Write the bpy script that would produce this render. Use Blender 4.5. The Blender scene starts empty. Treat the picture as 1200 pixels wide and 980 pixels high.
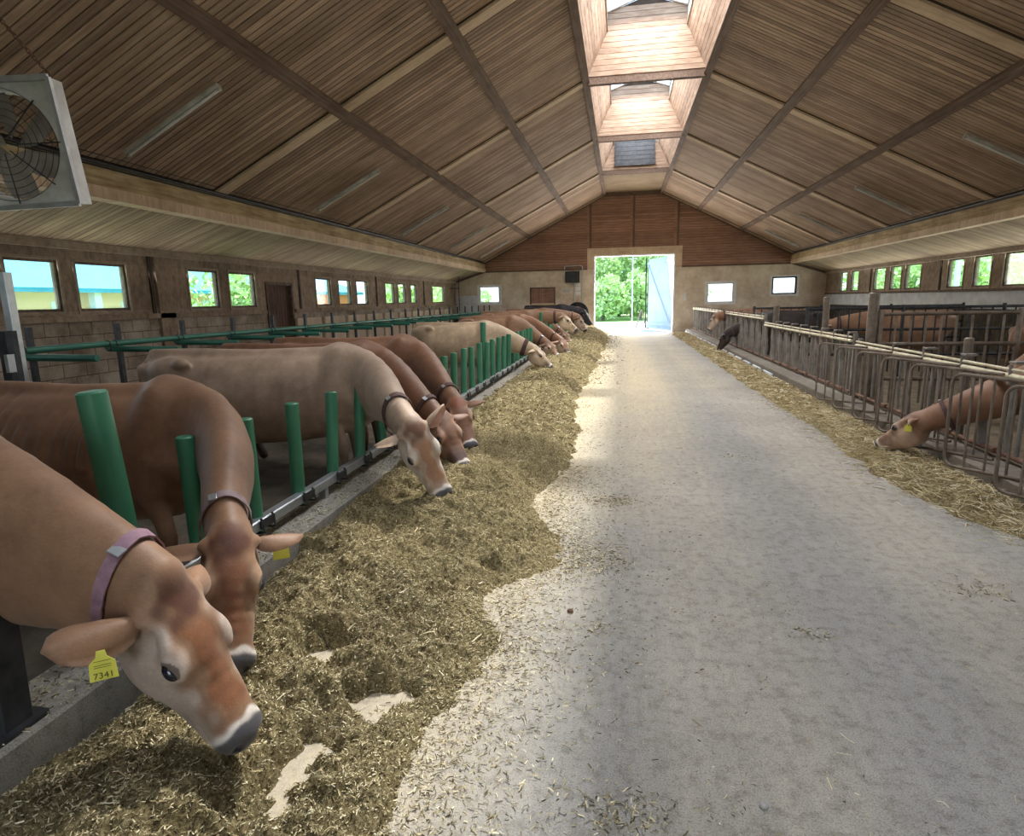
import bpy, math, random
import numpy as np
from mathutils import Vector, Matrix

random.seed(7)
RNG = np.random.default_rng(7)
sc = bpy.context.scene
COL = sc.collection
PI = math.pi
CX = 0.48            # barn centre line
Y0B, Y1B = -6.0, 31.0

# ------------------------------------------------------------------ camera
_f = 720.0
_Y = Vector((128, 140, -_f)).normalized()
_Z = Vector((-80, 3695, 720.0)); _Z = (_Z - _Y * _Z.dot(_Y)).normalized()
_X = _Y.cross(_Z)
cam_d = bpy.data.cameras.new('camera'); cam = bpy.data.objects.new('camera', cam_d); COL.objects.link(cam)
cam_d.sensor_fit = 'HORIZONTAL'; cam_d.sensor_width = 36; cam_d.lens = 36 * _f / 1200; cam_d.clip_start = .05; cam_d.clip_end = 400
cam.matrix_world = Matrix.Translation((0, 0, 1.65)) @ Matrix((_X, _Y, _Z)).to_4x4()
sc.camera = cam

# ------------------------------------------------------------------ world, light, exposure
sc.view_settings.view_transform = 'Standard'; sc.view_settings.look = 'None'
sc.view_settings.gamma = 1; sc.view_settings.use_curve_mapping = False
sc.view_settings.exposure = 0.0
sc.cycles.use_denoising = True
try: sc.cycles.denoiser = 'OPENIMAGEDENOISE'
except Exception: pass
sc.cycles.max_bounces = 8; sc.cycles.diffuse_bounces = 5; sc.cycles.transparent_max_bounces = 12
sc.cycles.sample_clamp_indirect = 6
sc.cycles.use_adaptive_sampling = True

w = bpy.data.worlds.new('sky'); sc.world = w; w.use_nodes = True
nt = w.node_tree; nt.nodes.clear()
out = nt.nodes.new('ShaderNodeOutputWorld'); bg = nt.nodes.new('ShaderNodeBackground')
tc = nt.nodes.new('ShaderNodeTexCoord'); sp = nt.nodes.new('ShaderNodeSeparateXYZ'); rp = nt.nodes.new('ShaderNodeValToRGB')
rp.color_ramp.elements[0].position = 0.0; rp.color_ramp.elements[0].color = (.80, .92, 1.0, 1)
rp.color_ramp.elements[1].position = .6; rp.color_ramp.elements[1].color = (.42, .66, 1.0, 1)
nt.links.new(tc.outputs['Generated'], sp.inputs[0]); nt.links.new(sp.outputs['Z'], rp.inputs[0])
nt.links.new(rp.outputs[0], bg.inputs[0]); bg.inputs[1].default_value = 3.6
nt.links.new(bg.outputs[0], out.inputs[0])

def lamp(name, kind, loc, direction, energy, color=(1, 1, 1), size=None, size_y=None, spread=None):
    d = bpy.data.lights.new(name, kind); d.energy = energy; d.color = color
    if kind == 'AREA':
        d.shape = 'RECTANGLE'; d.size = size; d.size_y = size_y or size
        if spread: d.spread = spread
    o = bpy.data.objects.new(name, d); COL.objects.link(o); o.location = loc
    o.rotation_euler = Vector(direction).to_track_quat('-Z', 'Y').to_euler()
    return o
sun = lamp('sun', 'SUN', (0, 0, 30), (-.165, -.50, -.85), 11.5, (1, .94, .84)); sun.data.angle = math.radians(2.5)
SKYE, WINE = 330, 14
for y, e in ((-3.1, 20), (2.1, 60), (7.4, 330), (12.6, 300), (17.9, 280), (23.1, 190)):
    lamp('skylight_daylight', 'AREA', (CX, y, 7.72), (0, 0, -1), e, (1, .97, .93), 1.5, 4.6)
for y in (7.5, 16.5, 25.0):
    lamp('left_window_daylight', 'AREA', (-8.25, y, 2.0), (1, 0, .25), 38, (1, .97, .93), 8, .75)
    lamp('right_window_daylight', 'AREA', (9.2, y, 2.15), (-1, 0, .25), 75, (1, .99, .92), 8, .75)
lamp('doorway_daylight', 'AREA', (.6, 31.6, 2.0), (0, -1, .25), 560, (1, .95, .87), 3.7, 3.6)
lamp('front_fill_light', 'AREA', (.6, -5.9, 2.0), (0, 1, .5), 60, (1, .98, .95), 3.7, 3.6)  # added fill from an assumed, unseen opening behind the camera

# ------------------------------------------------------------------ materials
def L(nt, a, b): nt.links.new(a, b)
class NM:
    def __init__(s, name, rough=.7, metallic=0., spec=.3):
        s.m = bpy.data.materials.new(name); s.m.use_nodes = True; s.nt = s.m.node_tree
        s.b = s.nt.nodes['Principled BSDF']; s.b.inputs['Roughness'].default_value = rough
        s.b.inputs['Metallic'].default_value = metallic; s.b.inputs['Specular IOR Level'].default_value = spec
        s.tc = s.nt.nodes.new('ShaderNodeTexCoord')
    def n(s, t, **k):
        x = s.nt.nodes.new(t)
        for a, b in k.items(): setattr(x, a, b)
        return x
    def mapping(s, scale=(1, 1, 1), src='Object'):
        m = s.n('ShaderNodeMapping'); m.inputs['Scale'].default_value = scale; L(s.nt, s.tc.outputs[src], m.inputs[0]); return m.outputs[0]
    def noise(s, scale, detail=5, rough=.6, vec=None, dist=0.):
        x = s.n('ShaderNodeTexNoise'); x.inputs['Scale'].default_value = scale; x.inputs['Detail'].default_value = detail
        x.inputs['Roughness'].default_value = rough; x.inputs['Distortion'].default_value = dist
        L(s.nt, vec if vec is not None else s.tc.outputs['Object'], x.inputs['Vector']); return x.outputs['Fac']
    def vor(s, scale, vec=None, feature='F1'):
        x = s.n('ShaderNodeTexVoronoi'); x.feature = feature; x.inputs['Scale'].default_value = scale
        L(s.nt, vec if vec is not None else s.tc.outputs['Object'], x.inputs['Vector']); return x.outputs[0]
    def ramp(s, fac, stops):
        r = s.n('ShaderNodeValToRGB'); e = r.color_ramp.elements
        while len(e) < len(stops): e.new(.5)
        for i, (p, c) in enumerate(stops):
            e[i].position = p; e[i].color = (*c, 1) if len(c) == 3 else c
        L(s.nt, fac, r.inputs[0]); return r.outputs[0]
    def mix(s, fac, a, b, mode='MIX'):
        x = s.n('ShaderNodeMix', data_type='RGBA', blend_type=mode)
        for sock, v in ((x.inputs[0], fac), (x.inputs[6], a), (x.inputs[7], b)):
            if isinstance(v, (int, float)): sock.default_value = v
            elif isinstance(v, tuple): sock.default_value = (*v, 1)
            else: L(s.nt, v, sock)
        return x.outputs[2]
    def math(s, op, a, b=None, c=None):
        x = s.n('ShaderNodeMath', operation=op)
        for i, v in enumerate((a, b, c)):
            if v is None: continue
            if isinstance(v, (int, float)): x.inputs[i].default_value = v
            else: L(s.nt, v, x.inputs[i])
        return x.outputs[0]
    def color(s, c):
        if isinstance(c, tuple): s.b.inputs['Base Color'].default_value = (*c, 1)
        else: L(s.nt, c, s.b.inputs['Base Color'])
        return s
    def bump(s, h, strength=.4, dist=.01):
        x = s.n('ShaderNodeBump'); x.inputs['Strength'].default_value = strength; x.inputs['Distance'].default_value = dist
        L(s.nt, h, x.inputs['Height']); L(s.nt, x.outputs[0], s.b.inputs['Normal']); return s

def mottled(name, c1, c2, scale=6, rough=.7, metallic=0., bump=.2, detail=5, spec=.3, bscale=None):
    m = NM(name, rough, metallic, spec); n = m.noise(scale, detail)
    m.color(m.ramp(n, [(.3, c1), (.7, c2)])); m.bump(m.noise(bscale or scale * 6, 4), bump, .005); return m.m

def wood(name, dark, mid, light, along=(1, 1, 1), rough=.8, island=.5, stain=.6):
    """weathered boards; 'along' squeezes the grain along one axis"""
    m = NM(name, rough, 0, .2)
    g = m.n('ShaderNodeNewGeometry')
    v = m.mapping(along)
    grain = m.noise(9, 6, .65, v, .3)
    base = m.ramp(grain, [(.28, dark), (.5, mid), (.75, light)])
    isl = m.ramp(g.outputs['Random Per Island'], [(0, (1 - island,) * 3), (1, (1, 1, 1))])
    base = m.mix(1.0, base, isl, 'MULTIPLY')
    st = m.ramp(m.noise(.9, 6, .7), [(.35, (.55, .5, .45)), (.6, (1, 1, 1))])
    base = m.mix(stain, base, st, 'MULTIPLY')
    knots = m.ramp(m.vor(7, m.mapping(tuple(1.0 if a == min(along) else .9 for a in along))), [(.0, (.3, .2, .14)), (.07, (1, 1, 1))])
    base = m.mix(.6, base, knots, 'MULTIPLY')
    m.color(base); m.bump(grain, .25, .004); return m.m

M = {}
M['ceil'] = wood('ceiling_boards', (.32, .215, .15), (.50, .355, .26), (.68, .52, .395), (.12, 3, .12), island=.42)
M['ceil_low'] = wood('lower_ceiling_boards', (.25, .175, .115), (.42, .315, .21), (.58, .46, .33), (.12, 3, .12), island=.35)
M['groove'] = mottled('board_groove', (.035, .022, .015), (.06, .04, .027), 4)
M['rafter'] = wood('rafter_wood', (.50, .37, .26), (.66, .51, .37), (.78, .63, .48), (.2, 2, .2), island=.1)
M['purlin'] = wood('purlin_wood', (.10, .065, .05), (.19, .13, .10), (.28, .2, .155), (3, .1, 3), island=.1)
M['eave'] = wood('eave_beam_wood', (.24, .17, .09), (.46, .35, .20), (.64, .52, .34), (2, .15, 2), island=.1, stain=.8)
M['gable'] = wood('gable_boards', (.27, .145, .10), (.40, .235, .17), (.50, .32, .24), (.15, 2, 2), island=.25, stain=.35)
M['shaft'] = wood('skylight_shaft_boards', (.30, .19, .13), (.46, .32, .235), (.60, .46, .36), (.3, .3, 2), island=.3, stain=.35)
M['wallwood'] = wood('wall_panel_wood', (.24, .18, .13), (.40, .31, .235), (.54, .44, .34), (1.2, 1.2, .6), island=.2, stain=.9)
M['doorwood'] = wood('stable_door_wood', (.08, .045, .035), (.15, .09, .07), (.26, .18, .15), (3, 3, .3), island=.3, stain=.5)
M['framewood'] = wood('window_frame_wood', (.09, .065, .05), (.17, .125, .10), (.3, .24, .19), (1, 1, 1), island=.1)
M['framelight'] = wood('window_casing_wood', (.27, .21, .16), (.40, .32, .25), (.52, .44, .35), (1, 1, 1), island=.1)
M['plaster'] = (lambda m: (m.color(m.mix(m.ramp(m.noise(1.3, 7, .7), [(.35, (0, 0, 0)), (.65, (1, 1, 1))]), (.50, .40, .29), (.76, .67, .55))), m.bump(m.noise(5, 8, .75), .9, .05), m.m))(NM('rough_plaster', .9))[2]
M['whitewash'] = mottled('whitewashed_wall', (.52, .54, .56), (.74, .76, .78), 3, .85, bump=.3)
M['steel'] = mottled('galvanised_steel', (.42, .45, .48), (.62, .65, .68), 9, .38, .85, .1)
M['darksteel'] = mottled('dark_steel', (.03, .033, .038), (.08, .08, .085), 9, .5, .6, .1)
M['bar'] = mottled('worn_pipe', (.12, .095, .075), (.27, .22, .18), 7, .5, .55, .15)
M['barwood'] = mottled('greyed_bars', (.13, .115, .10), (.31, .28, .25), 5, .6, .3, .15)
M['rail_cream'] = mottled('cream_painted_pipe', (.42, .36, .24), (.70, .64, .46), 8, .5, .1, .15)
M['rust'] = mottled('rusty_fitting', (.12, .06, .04), (.26, .15, .1), 12, .8, .3, .3)
M['green'] = mottled('green_plastic_pipe', (.032, .145, .075), (.05, .195, .105), 3, .42, 0, .06, spec=.4)
M['teal'] = mottled('teal_painted_pipe', (.02, .12, .085), (.035, .17, .12), 3, .4, .1, .06, spec=.5)
M['black'] = mottled('black_plastic', (.012, .012, .014), (.03, .03, .033), 8, .5)
M['white'] = mottled('white_paint', (.62, .63, .62), (.8, .8, .79), 5, .5)
M['dirtywhite'] = mottled('dusty_white_metal', (.33, .31, .28), (.62, .62, .6), 4, .5, 0, .1)
M['dustblade'] = mottled('dusty_fan_blade', (.16, .13, .11), (.30, .27, .24), 6, .6)
M['yellow'] = mottled('yellow_plastic', (.62, .58, .07), (.75, .70, .12), 10, .5)
M['ink'] = mottled('tag_ink', (.10, .09, .02), (.14, .12, .03), 10, .6)
M['collar'] = mottled('brown_webbing', (.055, .03, .028), (.11, .06, .055), 20, .75)
M['collar_grey'] = mottled('grey_webbing', (.16, .11, .12), (.27, .2, .2), 20, .75)
M['collar_pink'] = mottled('purple_webbing', (.2, .11, .15), (.36, .22, .26), 20, .75)
M['red'] = mottled('red_webbing', (.35, .03, .03), (.5, .05, .05), 20, .7)
M['eye'] = (lambda m: (m.color((.008, .008, .02)), m.m))(NM('eye', .06, 0, .8))[1]
M['ochre'] = mottled('ochre_board', (.42, .28, .07), (.55, .38, .12), 5)
M['bell'] = mottled('dark_bell', (.05, .035, .03), (.10, .07, .05), 8, .4, .7)

def glass_mat():
    m = bpy.data.materials.new('window_glass'); m.use_nodes = True; nt = m.node_tree; nt.nodes.clear()
    o = nt.nodes.new('ShaderNodeOutputMaterial'); mx = nt.nodes.new('ShaderNodeMixShader'); tr = nt.nodes.new('ShaderNodeBsdfTransparent'); gl = nt.nodes.new('ShaderNodeBsdfGlossy')
    tr.inputs[0].default_value = (.93, .97, .97, 1); gl.inputs['Roughness'].default_value = .05; mx.inputs[0].default_value = .05
    nt.links.new(tr.outputs[0], mx.inputs[1]); nt.links.new(gl.outputs[0], mx.inputs[2]); nt.links.new(mx.outputs[0], o.inputs[0]); return m
M['glass'] = glass_mat()
def translucent_mat():
    m = bpy.data.materials.new('skylight_sheet'); m.use_nodes = True; nt = m.node_tree; nt.nodes.clear()
    o = nt.nodes.new('ShaderNodeOutputMaterial'); mx = nt.nodes.new('ShaderNodeMixShader'); tr = nt.nodes.new('ShaderNodeBsdfTransparent'); gl = nt.nodes.new('ShaderNodeBsdfTranslucent')
    tr.inputs[0].default_value = (.9, .95, 1, 1); gl.inputs[0].default_value = (.9, .93, .95, 1); mx.inputs[0].default_value = .58
    nt.links.new(tr.outputs[0], mx.inputs[1]); nt.links.new(gl.outputs[0], mx.inputs[2]); nt.links.new(mx.outputs[0], o.inputs[0]); return m
M['sheet'] = translucent_mat()

def blocks_mat():
    m = NM('concrete_block_wall', .9)
    sep = m.n('ShaderNodeSeparateXYZ'); L(m.nt, m.tc.outputs['Object'], sep.inputs[0])
    cmb = m.n('ShaderNodeCombineXYZ'); L(m.nt, sep.outputs['Y'], cmb.inputs[0]); L(m.nt, sep.outputs['Z'], cmb.inputs[1])
    b = m.n('ShaderNodeTexBrick'); L(m.nt, cmb.outputs[0], b.inputs['Vector'])
    b.inputs['Scale'].default_value = 1; b.inputs['Brick Width'].default_value = .42; b.inputs['Row Height'].default_value = .21; b.inputs['Mortar Size'].default_value = .007
    b.inputs['Color1'].default_value = (.37, .31, .25, 1); b.inputs['Color2'].default_value = (.47, .41, .34, 1); b.inputs['Mortar'].default_value = (.16, .12, .09, 1)
    st = m.ramp(m.noise(1.6, 8, .75), [(.36, (.35, .28, .24)), (.6, (1, 1, 1))])
    m.color(m.mix(.85, b.outputs['Color'], st, 'MULTIPLY')); m.bump(b.outputs['Fac'], -.5, .01); return m.m
M['blocks'] = blocks_mat()

def concrete_mat(name, a, b, dust=True):
    m = NM(name, .82, 0, .3)
    n1 = m.noise(.55, 8, .65); n2 = m.noise(14, 8, .8); n3 = m.noise(160, 3, .7)
    base = m.mix(m.ramp(n1, [(.34, (0, 0, 0)), (.66, (1, 1, 1))]), a, b)
    base = m.mix(.8, base, m.ramp(n2, [(.34, (.50, .48, .46)), (.52, (1, 1, 1))]), 'MULTIPLY')
    base = m.mix(.7, base, m.ramp(n3, [(.36, (.42, .41, .40)), (.5, (1, 1, 1)), (.68, (1.3, 1.26, 1.15))]), 'MULTIPLY')
    if dust:
        sep = m.n('ShaderNodeSeparateXYZ'); L(m.nt, m.tc.outputs['Object'], sep.inputs[0])
        # pale feed dust along the left half, with the sun band's warmth painted in
        x = m.math('ADD', sep.outputs['X'], m.math('MULTIPLY', m.math('SUBTRACT', m.noise(.9, 6, .7), .5), 1.6))
        yf = m.math('MULTIPLY_ADD', sep.outputs['Y'], .075, -.36)
        k = m.ramp(m.math('ADD', m.math('MULTIPLY_ADD', x, -.34, .47), m.math('MINIMUM', yf, .55)), [(.32, (0, 0, 0)), (.95, (1, 1, 1))])
        k2 = m.mix(1.0, k, m.ramp(m.noise(26, 8, .85), [(.36, (.25,) * 3), (.6, (1,) * 3)]), 'MULTIPLY')
        base = m.mix(k2, base, (.66, .54, .34))
        # scuffed, paler wheel track on the right and dark worn band
        tr = m.n('ShaderNodeTexWave'); tr.wave_type = 'BANDS'; tr.bands_direction = 'X'; tr.inputs['Scale'].default_value = .23; tr.inputs['Distortion'].default_value = 3; tr.inputs['Detail'].default_value = 5; tr.inputs['Detail Scale'].default_value = .6; tr.inputs['Phase Offset'].default_value = 1.2
        L(m.nt, m.mapping((1, .22, 1)), tr.inputs['Vector'])
        base = m.mix(.7, base, m.ramp(tr.outputs['Fac'], [(.1, (.78, .81, .87)), (.8, (1.03, 1.01, .98))]), 'MULTIPLY')
        scr = m.ramp(m.noise(5, 7, .8, m.mapping((3, .35, 1))), [(.4, (.88, .88, .9)), (.62, (1.06, 1.05, 1.03))])
        base = m.mix(.8, base, scr, 'MULTIPLY')
    m.color(base)
    m.bump(m.mix(.5, m.noise(90, 5, .8), m.noise(9, 5, .7)), .15, .005); return m.m
M['floor'] = concrete_mat('alley_concrete', (.31, .29, .255), (.425, .395, .345))
M['kerb'] = concrete_mat('kerb_concrete', (.25, .235, .205), (.38, .355, .31), dust=False)
M['kerb_dark'] = concrete_mat('soiled_kerb_concrete', (.15, .125, .10), (.26, .23, .19), dust=False)
M['kerb_white'] = mottled('limewashed_kerb', (.52, .56, .62), (.74, .79, .86), 2.5, .8)
M['stall'] = mottled('stall_bedding', (.035, .028, .02), (.12, .095, .065), 4, .95, bump=.8)
M['pen'] = mottled('pen_straw', (.06, .045, .03), (.17, .13, .08), 5, .95, bump=.8)

def feed_mat():
    m = NM('chopped_feed', .95, 0, .1)
    n = m.noise(55, 6, .8); big = m.noise(3.5, 5, .65)
    c = m.ramp(n, [(.32, (.045, .034, .017)), (.47, (.225, .18, .095)), (.6, (.44, .365, .205)), (.78, (.70, .60, .38))])
    c = m.mix(.7, c, m.ramp(big, [(.35, (.66, .65, .58)), (.62, (1.1, 1.07, 1.0))]), 'MULTIPLY')
    m.color(c); m.bump(n, 1.0, .02); return m.m
M['feed'] = feed_mat()
def straw_mat(name, cols):
    m = NM(name, .8, 0, .15); g = m.n('ShaderNodeNewGeometry')
    m.color(m.ramp(g.outputs['Random Per Island'], cols)); return m.m
M['stalk'] = straw_mat('feed_stalks', [(0, (.05, .04, .02)), (.25, (.20, .16, .085)), (.5, (.41, .34, .19)), (.8, (.62, .52, .32)), (1, (.84, .77, .54))])
M['dry'] = straw_mat('dry_straw', [(0, (.26, .19, .10)), (.4, (.50, .40, .22)), (.8, (.68, .58, .36)), (1, (.82, .76, .58))])

def coat_mat():
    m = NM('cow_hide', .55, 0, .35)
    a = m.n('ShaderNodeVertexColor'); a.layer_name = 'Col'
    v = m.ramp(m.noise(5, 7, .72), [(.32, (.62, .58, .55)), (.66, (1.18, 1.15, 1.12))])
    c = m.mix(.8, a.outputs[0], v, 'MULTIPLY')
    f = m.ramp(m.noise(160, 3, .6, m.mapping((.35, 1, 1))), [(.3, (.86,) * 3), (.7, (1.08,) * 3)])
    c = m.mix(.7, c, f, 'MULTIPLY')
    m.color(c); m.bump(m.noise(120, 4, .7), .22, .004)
    try:
        m.b.inputs['Sheen Weight'].default_value = .12; m.b.inputs['Sheen Roughness'].default_value = .5
    except Exception: pass
    return m.m
M['coat'] = coat_mat()
def leaf_mat(name, cols):
    m = NM(name, .6, 0, .3); g = m.n('ShaderNodeNewGeometry')
    m.color(m.ramp(g.outputs['Random Per Island'], cols))
    m.b.inputs['Subsurface Weight'].default_value = 0
    return m.m
M['leaf'] = leaf_mat('birch_leaves', [(0, (.34, .52, .18)), (.5, (.52, .70, .30)), (1, (.72, .84, .48))])
M['needle'] = leaf_mat('spruce_needles', [(0, (.14, .30, .20)), (.5, (.25, .43, .30)), (1, (.36, .54, .40))])
M['bark'] = mottled('bark', (.14, .11, .09), (.34, .31, .28), 8, .9)
M['grass'] = mottled('meadow_grass', (.20, .36, .08), (.42, .58, .20), 1.5, .9, bump=.6)
M['gravel'] = mottled('yard_gravel', (.52, .50, .46), (.72, .70, .66), 20, .9, bump=.4)
M['roofturq'] = mottled('turquoise_sheet_roof', (.012, .20, .30), (.03, .28, .38), 1.2, .5, 0, .05)
M['creamwall'] = mottled('cream_render', (.62, .45, .30), (.72, .55, .38), 1.0, .9)
M['orangewall'] = mottled('orange_boards', (.62, .20, .09), (.74, .28, .13), 1.0, .9)
M['bluewhite'] = mottled('pale_blue_boards', (.42, .56, .74), (.58, .70, .86), 1.4, .7)

# ------------------------------------------------------------------ mesh helpers
def V(*a): return Vector(a if len(a) > 1 else a[0])
class MB:
    def __init__(s): s.v = []; s.f = []; s.mi = []
    def add(s, vs, fs, mi=0):
        o = len(s.v); s.v += [tuple(v) for v in vs]; s.f += [tuple(i + o for i in f) for f in fs]; s.mi += [mi] * len(fs); return s
    def quad(s, a, b, c, d, mi=0): return s.add([a, b, c, d], [(0, 1, 2, 3)], mi)
    def box(s, lo, hi, mi=0):
        (x0, y0, z0), (x1, y1, z1) = lo, hi
        return s.add([(x0, y0, z0), (x1, y0, z0), (x1, y1, z0), (x0, y1, z0), (x0, y0, z1), (x1, y0, z1), (x1, y1, z1), (x0, y1, z1)],
                     [(3, 2, 1, 0), (4, 5, 6, 7), (0, 1, 5, 4), (1, 2, 6, 5), (2, 3, 7, 6), (3, 0, 4, 7)], mi)
    def bar(s, p, q, w, h, up=(0, 0, 1), bev=0.0, mi=0):
        p, q, up = V(p), V(q), V(up); d = (q - p).normalized(); sd = d.cross(up).normalized(); u = sd.cross(d)
        if bev <= 0: prof = [(-w / 2, -h / 2), (w / 2, -h / 2), (w / 2, h / 2), (-w / 2, h / 2)]
        else:
            a, b, c = w / 2, h / 2, bev
            prof = [(-a + c, -b), (a - c, -b), (a, -b + c), (a, b - c), (a - c, b), (-a + c, b), (-a, b - c), (-a, -b + c)]
        n = len(prof); vs = [p + sd * x + u * y for x, y in prof] + [q + sd * x + u * y for x, y in prof]
        fs = [(i, (i + 1) % n, n + (i + 1) % n, n + i) for i in range(n)] + [tuple(range(n))[::-1], tuple(range(n, 2 * n))]
        return s.add(vs, fs, mi)
    def tube(s, pts, r, seg=10, closed=False, mi=0, caps=True):
        pts = [V(p) for p in pts]; n = len(pts); rs = r if isinstance(r, (list, tuple)) else [r] * n
        d0 = (pts[1] - pts[0]).normalized(); up = V(0, 0, 1) if abs(d0.z) < .9 else V(1, 0, 0)
        vs = []; sd = d0.cross(up).normalized()
        for i, p in enumerate(pts):
            if closed: d = (pts[(i + 1) % n] - pts[i - 1]).normalized()
            elif i == 0: d = (pts[1] - p).normalized()
            elif i == n - 1: d = (p - pts[i - 1]).normalized()
            else: d = ((pts[i + 1] - p).normalized() + (p - pts[i - 1]).normalized()).normalized()
            sd = (sd - d * sd.dot(d)).normalized(); u = sd.cross(d)
            for k in range(seg):
                a = 2 * PI * k / seg; vs.append(p + (sd * math.cos(a) + u * math.sin(a)) * rs[i])
        fs = []
        for i in range(n if closed else n - 1):
            j = (i + 1) % n
            for k in range(seg):
                k2 = (k + 1) % seg; fs.append((i * seg + k, i * seg + k2, j * seg + k2, j * seg + k))
        if not closed and caps: fs += [tuple(range(seg)), tuple(range((n - 1) * seg, n * seg))[::-1]]
        return s.add(vs, fs, mi)
    def pipe(s, p, q, r, seg=12, cap=.004, mi=0):
        p, q = V(p), V(q); d = (q - p).normalized()
        return s.tube([p, p + d * cap, q - d * cap, q], [r - cap, r, r, r - cap], seg, mi=mi)
    def lathe(s, base, axis, prof, seg=20, mi=0):
        base, axis = V(base), V(axis).normalized(); return s.tube([base + axis * h for h, r in prof], [max(r, 1e-4) for h, r in prof], seg, mi=mi)
    def boards(s, a0, a1, b0, b1, wd, gap, th, nrm, mi=0, mback=1):
        """strips from edge a to edge b, laid side by side along the edges; nrm points to the viewer's side"""
        a0, a1, b0, b1, nrm = map(V, (a0, a1, b0, b1, nrm)); nrm = nrm.normalized()
        ln = max((a1 - a0).length, (b1 - b0).length); n = max(1, round(ln / wd)); g = gap / ln
        s.quad(a0, a1, b1, b0, mback)
        for i in range(n):
            t0, t1 = i / n + g / 2, (i + 1) / n - g / 2
            p = [a0.lerp(a1, t0), a0.lerp(a1, t1), b0.lerp(b1, t1), b0.lerp(b1, t0)]
            q = [x + nrm * th for x in p]
            s.add(p + q, [(4, 5, 6, 7), (0, 1, 5, 4), (2, 3, 7, 6), (1, 2, 6, 5), (3, 0, 4, 7)], mi)
        return s
    def build(s, name, mats, parent=None, smooth=False, origin=None):
        me = bpy.data.meshes.new(name)
        if origin is None and parent is None and s.v:
            a = np.array(s.v); lo, hi = a.min(0), a.max(0); origin = ((lo[0] + hi[0]) / 2, (lo[1] + hi[1]) / 2, lo[2])
        off = V(origin) if origin is not None and parent is None else V(0, 0, 0)
        if parent is not None:
            p = parent
            while p is not None: off = off + p.location; p = p.parent
            vs = [(x - off.x, y - off.y, z - off.z) for x, y, z in s.v]
        else: vs = [(x - off.x, y - off.y, z - off.z) for x, y, z in s.v]
        me.from_pydata(vs, [], s.f)
        if not isinstance(mats, (list, tuple)): mats = [mats]
        for m in mats: me.materials.append(m)
        me.polygons.foreach_set('material_index', s.mi)
        if smooth: me.polygons.foreach_set('use_smooth', [True] * len(s.f))
        me.update()
        if smooth and smooth != 'all':
            try: me.set_sharp_from_angle(angle=math.radians(40))
            except Exception: pass
        o = bpy.data.objects.new(name, me); COL.objects.link(o)
        if parent is not None: o.parent = parent
        else: o.location = off
        return o

def tag(o, label=None, cat=None, group=None, kind=None):
    if label: o['label'] = label
    if cat: o['category'] = cat
    if group: o['group'] = group
    if kind: o['kind'] = kind
    return o
def thing(name, loc, label=None, cat=None, group=None, kind=None):
    o = bpy.data.objects.new(name, None); COL.objects.link(o); o.location = loc; o.empty_display_size = .1
    return tag(o, label, cat, group, kind)
def struct(name, mb, mats, label=None, cat='structure', origin=None):
    return tag(mb.build(name, mats, origin=origin), label, cat, kind='structure')
def kids(o): return [c for c in bpy.data.objects if c.parent == o]
def copy_tree(o, parent=None):
    c = o.copy(); COL.objects.link(c); c.parent = parent
    for ch in kids(o): copy_tree(ch, c)
    return c
O0 = (0, 0, 0)

# ------------------------------------------------------------------ the room
XL, XR, YE = -8.32, 9.28, 31.0
# floor
fm = MB(); fm.box((-2.3, Y0B - 6, -.12), (3.3, YE + .3, 0)); struct('floor', fm, M['floor'], 'pale concrete feed alley running to the open doorway', 'floor', O0)
fm = MB(); fm.box((-9, Y0B, -.14), (-2.3, YE, -.005)); struct('floor_stalls', fm, M['stall'], 'dark soiled stall floor under the left row of cows', 'floor', O0)
fm = MB(); fm.box((3.3, Y0B, -.14), (9.6, YE, -.005)); struct('floor_pens', fm, M['pen'], 'straw littered pen floor right of the headlock fence', 'floor', O0)

def wall_cells(mb, us, vs, holes, place):
    """fill the rectangle us x vs with boxes except the holes (u0,u1,v0,v1)"""
    U = sorted(set(list(us) + [h[0] for h in holes] + [h[1] for h in holes]))
    Vv = sorted(set(v for v in list(vs) + [h[2] for h in holes] + [h[3] for h in holes] if vs[0] <= v <= vs[1]))
    for j in range(len(Vv) - 1):
        i = 0
        while i < len(U) - 1:
            vm = (Vv[j] + Vv[j + 1]) / 2
            def solid(i): 
                um = (U[i] + U[i + 1]) / 2
                return not any(h[0] < um < h[1] and h[2] < vm < h[3] for h in holes)
            if not solid(i): i += 1; continue
            k = i
            while k < len(U) - 1 and solid(k): k += 1
            place(mb, U[i], U[k], Vv[j], Vv[j + 1]); i = k

LWIN = [(1.9, 2.8), (3.3, 4.2), (4.6, 5.5), (7.3, 8.14), (8.44, 9.45), (11.0, 11.9), (12.28, 13.24), (16.16, 17.07), (17.58, 18.42), (18.86, 19.77), (21.34, 22.25), (22.64, 23.48), (24.09, 24.83), (27.0, 28.9)]  # nearest openings lie out of view, added to let in light
RWIN = [(28.3, 29.15), (27.0, 27.85), (24.45, 25.5), (23.15, 24.05), (21.75, 22.85), (19.25, 20.1), (17.95, 18.75), (16.45, 17.4), (13.9, 14.8), (12.5, 13.4), (11.1, 12.0), (8.5, 9.4), (6.5, 7.4), (4.0, 4.9), (1.5, 2.4)]  # near openings outside the view are added for their daylight
LZ, RZ = (1.63, 2.39), (1.76, 2.56)
LDOOR = (13.66, 14.87, 0, 2.22)
wl = MB(); hl = [(a, b, *LZ) for a, b in LWIN] + [LDOOR]
wall_cells(wl, (Y0B, YE), (0, 1.5), hl, lambda m, a, b, c, d: m.box((XL - .12, a, c), (XL, b, d), 1))
wall_cells(wl, (Y0B, YE), (1.5, 2.95), hl, lambda m, a, b, c, d: m.box((XL - .12, a, c), (XL, b, d), 0))
struct('wall_left', wl, [M['wallwood'], M['blocks']], 'weathered left side wall of boards over concrete blocks', 'wall', O0)
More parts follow.
